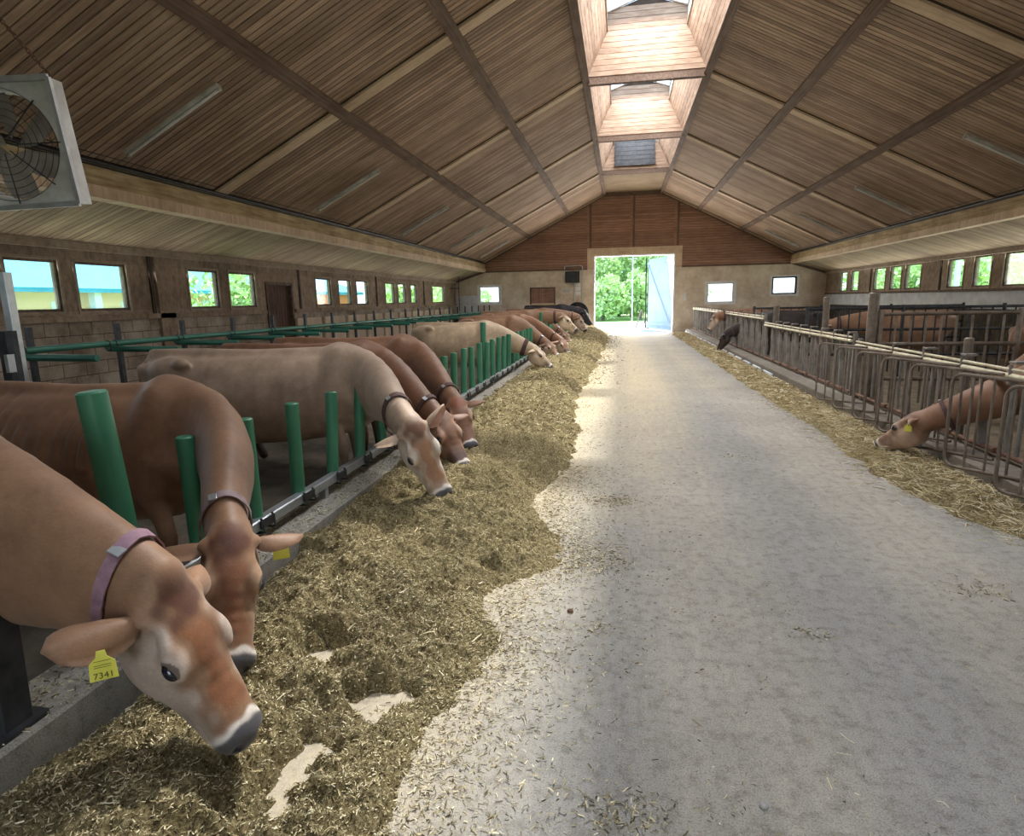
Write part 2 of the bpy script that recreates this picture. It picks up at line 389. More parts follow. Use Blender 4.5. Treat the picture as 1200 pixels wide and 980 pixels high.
wr = MB(); hr = [(a, b, *RZ) for a, b in RWIN]
wall_cells(wr, (Y0B, YE), (0, 1.2), hr, lambda m, a, b, c, d: m.box((XR, a, c), (XR + .12, b, d), 2))  # lower wall coloured dark to paint the dimness behind the bars
wall_cells(wr, (Y0B, YE), (1.2, 1.66), hr, lambda m, a, b, c, d: m.box((XR, a, c), (XR + .12, b, d), 1))
wall_cells(wr, (Y0B, YE), (1.66, 2.95), hr, lambda m, a, b, c, d: m.box((XR, a, c), (XR + .12, b, d), 0))
struct('wall_right', wr, [M['wallwood'], M['whitewash'], M['stall']], 'right side wall, boards over a whitewashed lower band', 'wall', O0)
# end wall
EH = [(-1.33, 2.5, 0, 3.72), (-7.1, -6.02, 1.55, 2.4), (4.0, 5.25, 1.36, 2.3), (6.92, 8.02, 1.7, 2.5), (-4.42, -3.3, 1.5, 2.22)]
we = MB(); wall_cells(we, (XL - .3, XR + .3), (0, 3.1), EH, lambda m, a, b, c, d: m.box((a, YE, c), (b, YE + .32, d)))
struct('wall_back', we, M['plaster'], 'rough plastered stone end wall around the bright doorway', 'wall', O0)
def roofz(x):
    d = abs(x - CX); return 6.56 if d < 1.3 else 6.56 - (d - 1.3) * (6.56 - 3.6) / 5.95
gm = MB()
def strip_band(mb, xa, xb, z0, z1, y, wd=.12):
    n = max(1, round((z1 - z0) / wd)); h = (z1 - z0) / n
    for i in range(n):
        a, b = z0 + i * h, z0 + (i + 1) * h - .012
        def cl(z):
            d = 7.4 if z < 3.62 else 1.3 + (6.60 - z) / (6.56 - 3.6) * 5.95
            return max(xa, CX - d), min(xb, CX + d)
        la, ra = cl(a); lb, rb = cl(b)
        if ra <= la: continue
        mb.add([(la, y, a), (ra, y, a), (max(rb, lb + .01), y, b), (lb, y, b), (la, y + .03, a), (ra, y + .03, a), (rb, y + .03, b), (lb, y + .03, b)],
               [(0, 1, 2, 3), (3, 2, 6, 7), (4, 5, 1, 0), (0, 3, 7, 4), (1, 5, 6, 2)])
strip_band(gm, -8, -1.33, 3.1, 3.72, YE); strip_band(gm, 2.5, 9, 3.1, 3.72, YE); strip_band(gm, -8, 9, 3.72, 6.56, YE)
gm.add([(-7, YE + .03, 3.1), (-1.33, YE + .03, 3.1), (-1.33, YE + .03, 3.72), (2.5, YE + .03, 3.72), (2.5, YE + .03, 3.1), (8, YE + .03, 3.1), (8, YE + .03, 3.7), (1.9, YE + .03, 6.7), (-.95, YE + .03, 6.7), (-7, YE + .03, 3.7)],
       [(0, 1, 2, 9), (2, 3, 7, 8), (2, 8, 9), (3, 4, 5, 6), (3, 6, 7)], 1)
struct('wall_gable', gm, [M['gable'], M['groove']], 'reddish brown boarded gable above the doorway', 'wall', O0)
# front wall behind the camera with an unseen opening added to let light in
wf = MB(); wall_cells(wf, (XL - .3, XR + .3), (0, 6.9), [(-1.4, 2.6, 0, 3.8)], lambda m, a, b, c, d: m.box((a, Y0B - .3, c), (b, Y0B, d)))
struct('wall_front', wf, M['plaster'], 'plastered end wall behind the viewer', 'wall', O0)

# ceilings
def slope(sx):
    return V(CX + sx * 7.25, 0, 3.6), V(CX + sx * 1.3, 0, 6.56)
cl_n = 0
for sx, side in ((-1, 'left'), (1, 'right')):
    e, r = slope(sx); nrm = V(-sx * (6.56 - 3.6), 0, -5.95)
    m = MB(); m.boards((e.x, Y0B, e.z), (e.x, YE, e.z), (r.x, Y0B, r.z), (r.x, YE, r.z), .118, .019, .016, nrm)
    struct('ceiling_' + side, m, [M['ceil'], M['groove']], 'brown %s roof slope of narrow boards' % side, 'ceiling', O0)
    m = MB(); a = V(CX + sx * 7.2, 0, 3.22); b = V(CX + sx * 8.82, 0, 2.66)
    m.boards((a.x, Y0B, a.z), (a.x, YE, a.z), (b.x, Y0B, b.z), (b.x, YE, b.z), .112, .012, .014, V(-sx * .3, 0, -1))
    struct('ceiling_lower_' + side, m, [M['ceil_low'], M['groove']], 'pale low board ceiling above the %s windows' % side, 'ceiling', O0)
    # eave beam with its ledge
    m = MB(); x = CX + sx * 7.22
    m.box((min(x, x + sx * .16), Y0B, 3.24), (max(x, x + sx * .16), YE, 3.56)); m.box((min(x - sx * .03, x + sx * .2), Y0B, 3.08), (max(x - sx * .03, x + sx * .2), YE, 3.235), 1)
    struct('trim_eave_beam_' + side, m, [M['eave'], M['rafter']], 'long timber eave beam along the %s roof slope' % side, 'beam', O0)
    m = MB(); m.tube([(x - sx * .025, Y0B, 3.53), (x - sx * .025, YE, 3.53)], .026, 8); m.tube([(x - sx * .014, Y0B, 3.485), (x - sx * .014, YE, 3.485)], .012, 6)
    tag(m.build('conduit', M['black'], smooth=True), 'dark conduit pipe along the top of the %s eave beam' % side, 'pipe')
    m = MB(); x = CX + sx * 7.36; m.box((min(x, x + sx * .05), Y0B, 3.5), (max(x, x + sx * .05), YE, 3.9)); m.box((min(x - sx * .2, x), Y0B, 3.62), (max(x - sx * .2, x), YE, 3.66)); struct('trim_eave_closure_' + side, m, M['groove'], 'added dark board blocking light in the gap over the eave beam', 'trim', O0)  # added to stop light leaking between roof slope and beam
    # wall plate under the low ceiling
    m = MB(); x = CX + sx * 8.76; m.box((x - .05, Y0B, 2.56), (x + .05, YE, 2.68)); struct('trim_plate_' + side, m, M['framelight'], 'flat timber along the top of the %s wall' % side, 'trim', O0)
    # purlins
    for j, off in enumerate((3.02, 4.95)):
        px = CX + sx * off; t = (7.25 - off) / 5.95; pz = e.z + (r.z - e.z) * t - .03
        m = MB(); m.bar((px, Y0B, pz - .035), (px, YE, pz - .035), .19, .07, V(sx * .45, 0, 1))
        struct('trim_purlin_%s_%d' % (side, j + 1), m, M['purlin'], ('upper' if j == 0 else 'lower') + ' long purlin under the %s roof slope' % side, 'beam', O0)
    m = MB(); px = CX + sx * 1.34; m.bar((px, Y0B, 6.50), (px, YE, 6.50), .16, .13, V(sx * .3, 0, 1))
    struct('trim_ridge_beam_' + side, m, M['purlin'], 'dark beam along the %s edge of the skylight shaft' % side, 'beam', O0)
RAFY = [-5.75, -.5, 4.75, 10.0, 15.25, 20.5, 25.75, 30.9]
k = 0
for y in RAFY:
    for sx, side in ((-1, 'left'), (1, 'right')):
        e, r = slope(sx); d = (r - e).normalized(); n = V(-sx * (6.56 - 3.6), 0, -5.95).normalized()
        m = MB(); m.bar(V(e.x, y, e.z) + n * .042, V(r.x, y, r.z) + n * .042, .27, .05, n); m.bar(V(e.x, y + .165, e.z) + n * .012, V(r.x, y + .165, r.z) + n * .012, .07, .03, n, mi=1); m.bar(V(e.x, y - .155, e.z) + n * .012, V(r.x, y - .155, r.z) + n * .012, .04, .03, n, mi=1)  # dark strips either side of the rafter paint its shadow gap
        k += 1; struct('trim_rafter_%s_%d' % (side, k), m, [M['rafter'], M['groove']], 'flat rafter board across the %s roof slope' % side, 'beam', O0)
    m = MB(); m.box((CX - 1.3, y - .07, 6.42), (CX + 1.3, y + .07, 6.58)); m.box((CX - 1.3, y - .09, 6.58), (CX + 1.3, y + .09, 6.66), 1)
    struct('trim_tie_%d' % k, m, [M['purlin'], M['shaft']], 'dark cross beam spanning the skylight shaft', 'beam', O0)

# skylight lanterns between rafters
for i in range(len(RAFY) - 1):
    ya, yb = RAFY[i] + .07, RAFY[i + 1] - .07
    if i == len(RAFY) - 2:
        m = MB(); m.boards((CX - 1.3, ya, 6.60), (CX + 1.3, ya, 6.60), (CX - 1.3, yb, 6.60), (CX + 1.3, yb, 6.60), 2.6, .01, .012, (0, 0, -1))
        struct('ceiling_ridge_panel', m, [M['ceil_low'], M['groove']], 'flat pale panel closing the ridge beside the gable', 'ceiling', O0); continue
    m = MB()
    for sx in (-1, 1):
        m.boards((CX + sx * 1.3, ya, 6.58), (CX + sx * .87, ya, 7.5), (CX + sx * 1.3, yb, 6.58), (CX + sx * .87, yb, 7.5), .115, .008, .012, (-sx, 0, -.4))
    for y, ny in ((ya, 1), (yb, -1)):
        n = 12
        for q in range(n):
            z0 = 6.58 + q * .115; z1 = z0 + .107
            wv = lambda z: 1.3 - (z - 6.58) * .467 if z < 7.5 else (.87 if z < 7.86 else max(.05, .87 * (8.16 - z) / .3))
            m.add([(CX - wv(z0), y, z0), (CX + wv(z0), y, z0), (CX + wv(z1), y, z1), (CX - wv(z1), y, z1), (CX - wv(z0), y - ny * .03, z0), (CX + wv(z0), y - ny * .03, z0), (CX + wv(z1), y - ny * .03, z1), (CX - wv(z1), y - ny * .03, z1)],
                  [(0, 1, 2, 3), (4, 5, 6, 7), (0, 1, 5, 4), (3, 2, 6, 7)], 0)
        m.add([(CX - 1.3, y - ny * .03, 6.58), (CX + 1.3, y - ny * .03, 6.58), (CX + .87, y - ny * .03, 7.5), (CX + .87, y - ny * .03, 7.86), (CX, y - ny * .03, 8.14), (CX - .87, y - ny * .03, 7.86), (CX - .87, y - ny * .03, 7.5)], [(0, 1, 2, 3, 4, 5, 6)], 1)
    struct('ceiling_shaft_%d' % (i + 1), m, [M['shaft'], M['groove']], 'board lined skylight shaft between two rafters', 'skylight', O0)
    # glazing
    wd = thing('window_skylight_%d' % (i + 1), (CX, (ya + yb) / 2, 7.5), 'ridge skylight with a pitched translucent roof', 'skylight', kind='structure')
    g = MB()
    for sx in (-1, 1):
        g.quad((CX + sx * .87, ya, 7.5), (CX + sx * .87, yb, 7.5), (CX + sx * .87, yb, 7.86), (CX + sx * .87, ya, 7.86))
        g.quad((CX + sx * .92, ya, 7.85), (CX + sx * .92, yb, 7.85), (CX, yb, 8.16), (CX, ya, 8.16))
    g.build('pane', M['sheet'], wd)
    g = MB(); g.bar((CX, ya, 8.14), (CX, yb, 8.14), .06, .05)
    for sx in (-1, 1): g.bar((CX + sx * .87, ya, 7.5), (CX + sx * .87, yb, 7.5), .05, .05); g.bar((CX + sx * .87, ya, 7.86), (CX + sx * .87, yb, 7.86), .04, .04)
    for q in range(5):
        y = ya + .02 + (yb - ya - .04) * q / 4
        for sx in (-1, 1): g.bar((CX + sx * .87, y, 7.5), (CX + sx * .87, y, 7.86), .03, .03, (0, 1, 0)); g.bar((CX + sx * .87, y, 7.86), (CX, y, 8.15), .03, .03)
    g.build('frame', M['framelight'], wd)
# the dark closed panel of the farthest lantern
m = MB(); m.boards((CX - .78, 25.60, 6.75), (CX - .78, 25.60, 7.85), (CX + .72, 25.60, 6.75), (CX + .72, 25.60, 7.85), .16, .01, .03, (0, -1, 0))
m.bar((CX - .82, 25.56, 6.72), (CX + .76, 25.56, 6.72), .04, .05); m.bar((CX, 25.56, 6.72), (CX, 25.56, 7.85), .03, .03, (0, 1, 0))
tag(m.build('ventilation_panel', M['darksteel']), 'dark grey closed vent panel in the farthest skylight shaft', 'vent panel')

# windows with frames
wn = 0
def side_window(x, sx, y0, y1, z0, z1, tilt=False):
    global wn; wn += 1
    t = thing('window_%d' % wn, (x, (y0 + y1) / 2, z0), 'small framed window in the %s wall' % ('left' if sx < 0 else 'right'), 'window', kind='structure')
    m = MB(); xo = x + sx * .06
    m.box((min(x - sx * .02, xo), y0 - .03, z0 - .05), (max(x - sx * .02, xo), y1 + .03, z0)); m.box((min(x - sx * .02, xo), y0 - .03, z1), (max(x - sx * .02, xo), y1 + .03, z1 + .04))
    for y in (y0 - .04, y1): m.box((min(x - sx * .02, xo), y, z0), (max(x - sx * .02, xo), y + .04, z1))
    m.build('casing', M['framelight'], t)
    m = MB(); a, b = x + sx * .01, x + sx * .05; a, b = min(a, b), max(a, b)
    for za, zb in ((z0, z0 + .04), (z1 - .04, z1)): m.box((a, y0, za), (b, y1, zb))
    for y in (y0, y1 - .04): m.box((a, y, z0 + .04), (b, y + .04, z1 - .04))
    m.build('sash', M['framewood'], t)
    m = MB(); m.quad((x + sx * .03, y0 + .03, z0 + .03), (x + sx * .03, y1 - .03, z0 + .03), (x + sx * .03, y1 - .03, z1 - .03), (x + sx * .03, y0 + .03, z1 - .03)); m.build('pane', M['glass'], t)
for a, b in LWIN: side_window(XL, -1, a, b, *LZ)
for a, b in RWIN: side_window(XR, 1, a, b, *RZ)
def end_window(x0, x1, z0, z1, frame):
    global wn; wn += 1
    t = thing('window_%d' % wn, ((x0 + x1) / 2, YE, z0), 'window in the end wall', 'window', kind='structure')
    m = MB()
    for za, zb in ((z0, z0 + .07), (z1 - .07, z1)): m.box((x0, YE + .02, za), (x1, YE + .1, zb))
    for x in (x0, x1 - .08): m.box((x, YE + .02, z0 + .07), (x + .08, YE + .1, z1 - .07))
    m.build('sash', frame, t)
    m = MB(); m.box((x0 - .09, YE - .03, z0 - .09), (x1 + .09, YE + .0, z0)); m.box((x0 - .09, YE - .03, z1), (x1 + .09, YE, z1 + .07)); m.box((x0 - .09, YE - .03, z0), (x0, YE, z1)); m.box((x1, YE - .03, z0), (x1 + .09, YE, z1))
    m.build('casing', M['white'], t)
    m = MB(); m.quad((x0, YE + .06, z0), (x1, YE + .06, z0), (x1, YE + .06, z1), (x0, YE + .06, z1)); m.build('pane', M['glass'], t)
end_window(-7.1, -6.02, 1.55, 2.4, M['white']); end_window(4.0, 5.25, 1.36, 2.3, M['white']); end_window(6.92, 8.02, 1.7, 2.5, M['darksteel'])

# wall battens, seams and pilasters
tn = 0
for y in (4.75, 10.0, 15.25, 20.5, 25.75):
    tn += 1; m = MB(); m.box((XL, y - .035, 1.5), (XL + .03, y + .035, 2.6)); struct('trim_batten_left_%d' % tn, m, M['groove'], 'dark vertical seam between left wall panels', 'trim', O0)
    m = MB(); m.box((XR - .03, y - .035, 1.66), (XR, y + .035, 2.6)); struct('trim_batten_right_%d' % tn, m, M['groove'], 'dark vertical seam between right wall panels', 'trim', O0)
m = MB(); m.box((XL, Y0B, 1.47), (XL + .05, 13.6, 1.56)); m.box((XL, 14.93, 1.47), (XL + .05, YE, 1.56)); struct('trim_sill_left', m, M['wallwood'], 'sill board above the block wall', 'trim', O0)
m = MB(); m.box((XR - .05, Y0B, 1.64), (XR, YE, 1.71)); struct('trim_sill_right', m, M['framewood'], 'sill board under the right windows', 'trim', O0)
m = MB(); m.box((XL, 10.1, 0), (XL + .05, 10.5, 2.6)); struct('trim_pilaster_left', m, M['wallwood'], 'wooden pilaster on the left wall', 'trim', O0)
m = MB(); m.box((XR - .12, 5, 1.15), (XR, 12.5, 1.42)); struct('trim_ledger_right', m, M['wallwood'], 'rough timber along the right wall', 'trim', O0)
# stable door in the left wall
t = thing('door_1', (XL, 14.26, 0), 'dark brown wooden door in the left wall', 'door', kind='structure')
m = MB(); m.boards((XL - .08, 13.74, .02), (XL - .08, 14.79, .02), (XL - .08, 13.74, 2.14), (XL - .08, 14.79, 2.14), .13, .008, .03, (1, 0, 0)); m.build('door_leaf', [M['doorwood'], M['groove']], t)
m = MB(); m.box((XL - .2, 13.66, 0), (XL + .03, 13.74, 2.22)); m.box((XL - .2, 14.79, 0), (XL + .03, 14.87, 2.22)); m.box((XL - .2, 13.74, 2.14), (XL + .03, 14.79, 2.22)); m.build('door_frame', M['framewood'], t)
m = MB(); m.tube([(XL - .07, 13.84, 1.05), (XL - .03, 13.84, 1.05), (XL - .03, 13.84, 1.2), (XL - .07, 13.84, 1.2)], .012, 8); m.build('door_handle', M['darksteel'], t, True)
# big doorway trim and gable battens
m = MB(); m.box((-1.65, YE - .06, 3.74), (2.82, YE - .0, 4.06)); m.box((-1.65, YE - .05, 3.12), (-1.33, YE, 3.74)); m.box((2.5, YE - .05, 3.12), (2.82, YE, 3.74))
struct('trim_lintel', m, M['rafter'], 'wide pale boards framing the top of the doorway', 'trim', O0)
m = MB(); m.box((-1.36, YE - .02, 0), (-1.28, YE + .3, 3.72)); m.box((2.45, YE - .02, 0), (2.53, YE + .3, 3.72)); m.box((-1.28, YE - .02, 3.66), (2.45, YE + .3, 3.73))
struct('door_2', m, M['white'], 'white painted jambs of the big open doorway', 'door', O0)
for i, x in enumerate((-1.5, .55, 2.6)):
    m = MB(); m.box((x - .05, YE - .05, 4.06), (x + .05, YE, 6.5)); m.box((x - .17, YE - .03, 4.06), (x - .05, YE, 6.5), 1); struct('trim_gable_batten_%d' % (i + 1), m, [M['purlin'], M['gable']], 'vertical batten on the gable boards', 'trim', O0)
m = MB(); m.box((-6.95, YE - .06, 3.06), (-1.65, YE, 3.14)); m.box((2.82, YE - .06, 3.06), (7.9, YE, 3.14)); struct('trim_gable_base', m, M['purlin'], 'dark timber between plaster and gable boards', 'trim', O0)
for sx in (-1, 1):
    e, r = slope(sx); m = MB(); m.bar((e.x, YE - .1, e.z - .1), (r.x, YE - .1, r.z - .08), .1, .09, (0, 0, 1)); struct('trim_verge_%s' % ('left' if sx < 0 else 'right'), m, M['purlin'], 'timber along the gable under the roof', 'trim', O0)
    m = MB(); m.bar((CX + sx * 7.2, YE - .06, 3.12), (CX + sx * 8.8, YE - .06, 2.62), .1, .09, (0, 0, 1)); struct('trim_low_verge_%s' % ('left' if sx < 0 else 'right'), m, M['purlin'], 'dark timber where the low ceiling meets the end wall', 'trim', O0)
# painted lower band near the far left corner
m = MB(); m.box((XL, YE - .02, 0), (-7.2, YE - .001, 1.95)); m.box((XL, YE - .02, 0), (-1.5, YE - .001, .95)); struct('trim_whitewash_back', m, M['whitewash'], 'whitewashed patch of the end wall', 'trim', O0)

# hatch with slats, ochre board
t = thing('wall_hatch', (-3.86, YE, 1.2), 'closed brown slatted hatch in the end wall above an ochre board', 'hatch')
m = MB(); m.boards((-4.42, YE + .05, 1.5), (-3.3, YE + .05, 1.5), (-4.42, YE + .05, 2.22), (-3.3, YE + .05, 2.22), .1, .012, .025, (0, -1, 0)); m.build('shutter', [M['gable'], M['groove']], t)
m = MB(); m.box((-4.5, YE - .02, 2.22), (-3.22, YE + .05, 2.28)); m.box((-4.5, YE - .02, 1.45), (-4.42, YE + .05, 2.22)); m.box((-3.3, YE - .02, 1.45), (-3.22, YE + .05, 2.22)); m.build('frame', M['purlin'], t)
m = MB(); m.box((-4.42, YE - .05, .95), (-3.2, YE - .01, 1.44)); m.build('lower_board', M['ochre'], t)
# black heater/speaker box on the end wall
t = thing('wall_speaker', (-2.35, YE, 2.45), 'black box speaker hanging on the end wall left of the doorway', 'speaker')
m = MB(); m.bar((-2.7, YE - .16, 2.73), (-2.02, YE - .16, 2.73), .28, .52, (0, 0, 1), .03); m.build('cabinet', M['black'], t)
m = MB(); m.bar((-2.64, YE - .31, 2.73), (-2.08, YE - .31, 2.73), .02, .44, (0, 0, 1)); m.build('grille', M['darksteel'], t)
m = MB(); m.box((-2.5, YE - .03, 2.6), (-2.2, YE, 2.86)); m.build('bracket', M['steel'], t)
m = MB(); m.tube([(-2.75, YE - .04, 3.1), (-2.75, YE - .06, 3.22), (-2.7, YE - .06, 3.26), (-1.95, YE - .06, 3.26), (-1.88, YE - .06, 3.2), (-1.88, YE - .06, 1.0)], .025, 8)
tag(m.build('cable_pipe', M['steel'], smooth=True), 'grey pipe bent around the speaker down the end wall', 'pipe')
m = MB(); m.tube([(-2.28, YE - .05, 2.45), (-2.28, YE - .05, 1.0)], .03, 8)
tag(m.build('downpipe', M['dirtywhite'], smooth=True), 'pale pipe running down under the black speaker', 'pipe')
for x, z, wd, h, nm in ((-2.1, 2.36, .25, .13, 'topmost'), (-2.1, 2.17, .25, .18, 'middle'), (-2.1, 1.95, .25, .16, 'lowest')):
    m = MB(); m.box((x - wd / 2, YE - .02, z - h / 2), (x + wd / 2, YE - .002, z + h / 2)); tag(m.build('paper_notice', M['white']), '%s of the pale notices beside the doorway' % nm, 'notice', 'notices beside the doorway')
m = MB(); m.box((-2.85, YE - .02, 2.0), (-2.5, YE - .002, 2.18)); tag(m.build('small_sign', M['dirtywhite']), 'small pale sign on the plaster under the black speaker', 'sign')
t = thing('hose_coil', (-1.95, YE, 1.1), 'coiled black hose hanging beside the doorway behind the far cows', 'hose')
for q in range(4):
    m = MB(); m.tube([(-2.12 + (.52 - q * .05) * math.cos(a * PI / 14), YE - .1 - q * .04, .98 + (.52 - q * .05) * math.sin(a * PI / 14)) for a in range(28)], .03, 8, closed=True); m.build('hose_loop', M['black'], t, True)
m = MB(); m.bar((3.0, YE - .05, 1.5), (3.0, YE - .05, 1.85), .12, .14, (0, 1, 0), .01); o = tag(m.build('switch_box', M['white']), 'small white switch box on the end wall right of the doorway', 'switch')
m = MB(); m.tube([(-6.02, YE - .05, 1.5), (-6.02, YE - .05, .9)], .015, 6); tag(m.build('drain_pipe', M['white'], smooth=True), 'thin white pipe under the left end window', 'pipe')
m = MB(); m.tube([(-7.75, 29.5, 3.08), (-7.75, 29.5, 1.2)], .02, 6); m.bar((-7.75, 29.5, 2.3), (-8.2, 29.5, 2.3), .04, .04)
tag(m.build('hanging_rod', M['darksteel']), 'dark rod hanging from the low ceiling in the far left corner', 'rod')

# fluorescent battens
def tube_light():
    t = thing('strip_light', (0, 0, 0))
    m = MB(); m.bar((-.8, 0, .0), (.8, 0, .0), .10, .05, (0, 0, 1), .012); m.build('housing', M['dirtywhite'], t)
    m = MB(); m.tube([(-.76, 0, -.045), (.76, 0, -.045)], .018, 10); m.build('lamp_tube', M['white'], t, True)
    for x in (-.78, .78):
        m = MB(); m.bar((x - .02, 0, -.03), (x + .02, 0, -.03), .05, .06); m.build('end_cap', M['dirtywhite'], t)
    return t
pl = tube_light(); first = True
ORD = ['nearest', 'second nearest', 'middle', 'second farthest', 'farthest']
for sx, side in ((-1, 'left'), (1, 'right')):
    e, r = slope(sx); d = (r - e).normalized(); n = V(-sx * (6.56 - 3.6), 0, -5.95).normalized()
    for i, y in enumerate((7.6, 12.85, 18.1, 23.35, 28.5)):
        o = pl if first else copy_tree(pl); first = False
        c = e.lerp(r, .17); o.location = (c.x + n.x * .09, y, c.z + n.z * .09)
        xa = d; o.rotation_euler = Matrix((xa, n.cross(xa) * 1, -n)).transposed().to_euler() if False else (Matrix((xa, (-n).cross(xa), -n)).transposed()).to_euler()
        tag(o, '%s strip light under the %s roof slope' % (ORD[i], side), 'light', 'strip lights under the roof')

# ------------------------------------------------------------------ outside
m = MB(); m.box((-120, -60, -.3), (120, 160, -.15)); tag(m.build('meadow', M['grass'], origin=O0), 'sunlit grass around the barn', 'ground', kind='structure')
m = MB(); m.box((-5, YE + .32, -.14), (7, 41, -.02)); m.box((-30, 40.9, -.14), (30, 46, -.03)); tag(m.build('yard', M['gravel'], origin=O0), 'pale gravel yard outside the doorway', 'ground', kind='structure')
# neighbouring building on the left
t = thing('farm_building', (-24, 24, 0), 'long cream building with a turquoise roof outside the left windows', 'building')
m = MB(); m.box((-29, 4, -.15), (-22, 38, 2.45)); m.build('wall', M['creamwall'], t)
m = MB(); m.quad((-21.2, 3.5, 2.35), (-21.2, 38.5, 2.35), (-25.5, 38.5, 5.6), (-25.5, 3.5, 5.6)); m.quad((-21.2, 3.5, 2.45), (-21.2, 38.5, 2.45), (-25.5, 38.5, 5.72), (-25.5, 3.5, 5.72)); m.quad((-29.8, 3.5, 2.4), (-29.8, 38.5, 2.4), (-25.5, 38.5, 5.7), (-25.5, 3.5, 5.7)); m.box((-21.25, 3.5, 2.33), (-21.15, 38.5, 2.5))
m.build('roof', M['roofturq'], t)
for y in (10, 18.5, 22.5, 27, 33): 
    m = MB(); m.box((-21.7, y, -.15), (-21.4, y + .35, 2.4)); m.build('column', M['bluewhite'], t)
for y in (12.5, 21, 24.5, 30):
    m = MB(); m.box((-22.04, y, .9), (-21.98, y + 1.3, 2.0)); f_ = m.build('window', M['bluewhite'], t)
t = thing('red_shed', (-25, 46, 0), 'orange red shed seen through a left window', 'shed')
m = MB(); m.box((-30, 41, -.15), (-22, 50, 2.4)); m.build('wall', M['orangewall'], t)
m = MB(); m.box((-30.4, 40.6, 2.4), (-21.6, 50.4, 2.6)); m.add([(-30.4, 40.6, 2.6), (-21.6, 40.6, 2.6), (-21.6, 50.4, 2.6), (-30.4, 50.4, 2.6), (-26, 40.6, 4.2), (-26, 50.4, 4.2)], [(0, 1, 4), (1, 2, 5, 4), (2, 3, 5), (3, 0, 4, 5)]); m.build('roof', M['roofturq'], t)

def leafy(name, n, h, rad, kind):
    root = thing(name, O0)
    rg = np.random.default_rng(n + int(h * 10))
    if kind == 'birch':
        nb = 26; cen = rg.normal(0, 1, (nb, 3)) * np.array([rad * .45, rad * .45, h * .2]) + np.array([0, 0, h * .58]); br = rg.uniform(.5, 1.0, nb) * rad * .42
        idx = rg.integers(0, nb, n); dr = rg.normal(0, 1, (n, 3)); dr /= np.linalg.norm(dr, axis=1)[:, None]
        P = cen[idx] + dr * br[idx][:, None] * rg.uniform(.7, 1.05, n)[:, None]; sz = .22
    else:
        z = rg.uniform(.08, 1, n) ** 1.3 * h; a = rg.uniform(0, 2 * PI, n); rr = (1 - z / h) * rad * (.75 + .25 * np.sin(z * 7)) * rg.uniform(.6, 1.05, n)
        P = np.stack([rr * np.cos(a), rr * np.sin(a), z - rr * .25], 1); sz = .26
    P[:, 2] = np.maximum(P[:, 2], .3)
    u = rg.normal(0, 1, (n, 3)); u /= np.linalg.norm(u, axis=1)[:, None]; v = np.cross(u, rg.normal(0, 1, (n, 3))); v /= np.linalg.norm(v, axis=1)[:, None]
    s = (rg.uniform(.5, 1.2, n) * sz)[:, None]
    vs = np.stack([P - u * s, P + v * s * .5, P + u * s, P - v * s * .5], 1).reshape(-1, 3); fs = np.arange(4 * n).reshape(-1, 4)
    me = mesh_np('crown', vs, fs, [M['leaf'] if kind == 'birch' else M['needle']]); o = bpy.data.objects.new('crown', me); COL.objects.link(o); o.parent = root
    b = MB(); b.tube([(0, 0, -.2), (.05, 0, h * .3), (-.05, .05, h * .6), (0, 0, h * .9)], [.16, .13, .09, .03], 8); b.build('trunk', M['bark'], root, True)
    return root
def mesh_np(name, vs, fs, mats, smooth=False):
    me = bpy.data.meshes.new(name); vs = np.asarray(vs, np.float32); fs = np.asarray(fs, np.int32)
    me.vertices.add(len(vs)); me.vertices.foreach_set('co', vs.ravel())
    k = fs.shape[1]; me.loops.add(fs.size); me.loops.foreach_set('vertex_index', fs.ravel())
    me.polygons.add(len(fs)); me.polygons.foreach_set('loop_start', np.arange(0, fs.size, k, dtype=np.int32))
    try: me.polygons.foreach_set('loop_total', np.full(len(fs), k, np.int32))
    except Exception: pass
    for m_ in mats: me.materials.append(m_)
    if smooth: me.polygons.foreach_set('use_smooth', np.ones(len(fs), bool))
    me.update(calc_edges=True); me.validate(); return me
bp = leafy('birch_tree', 5200, 9, 3.4, 'birch'); sp_ = leafy('spruce_tree', 5200, 11, 2.6, 'spruce'); bu = leafy('leafy_bush', 2600, 3.2, 2.2, 'birch')
spots = [(bp, -2.5, 58, 1), (bp, 1.0, 61, 1.05), (sp_, -.2, 66, 1.25), (bp, 4.2, 59, .95), (sp_, -4.5, 64, 1.2), (bp, -6.5, 57, 1), (bu, -1.5, 53, 1), (bu, 1.6, 54, 1.1), (bu, 4.4, 52.5, .9), (bu, -4.5, 53.5, 1.1),
         (bu, -13.5, 20.5, .85), (bp, -14.5, 47, .9), (bp, -17, 52, 1), (bu, -13, 36, .9), (bu, -14.5, 41, 1), (bp, -18, 66, 1.1),
         (bp, 21, 27, 1), (bp, 23, 33, 1.05), (bp, 19.5, 40, .95), (bp, 21, 47, 1.1), (bp, 24, 21, 1), (bu, 17.5, 30, 1), (bu, 17, 36, 1.1), (bu, 18, 24, .9), (bp, 20, 55, 1), (bu, 17, 43, 1.05)]
used = set(); lab = {'birch_tree': ('pale green leafy tree', 'tree', 'leafy trees around the barn'), 'spruce_tree': ('dark spruce tree', 'tree', 'spruces beyond the yard'), 'leafy_bush': ('low green bush', 'bush', 'bushes around the barn')}
for src, x, y, s in spots:
    nm = src.name.split('.')[0]; o = src if nm not in used else copy_tree(src); used.add(nm)
    o.location = (x, y, -.15); o.scale = (s, s, s); o.rotation_euler.z = random.uniform(0, 6)
    where = 'outside the left windows' if x < -10 else ('outside the right windows' if x > 15 else 'beyond the open doorway')
    tag(o, '%s %s' % (lab[nm][0], where), lab[nm][1], '%s %s' % (lab[nm][2], where))
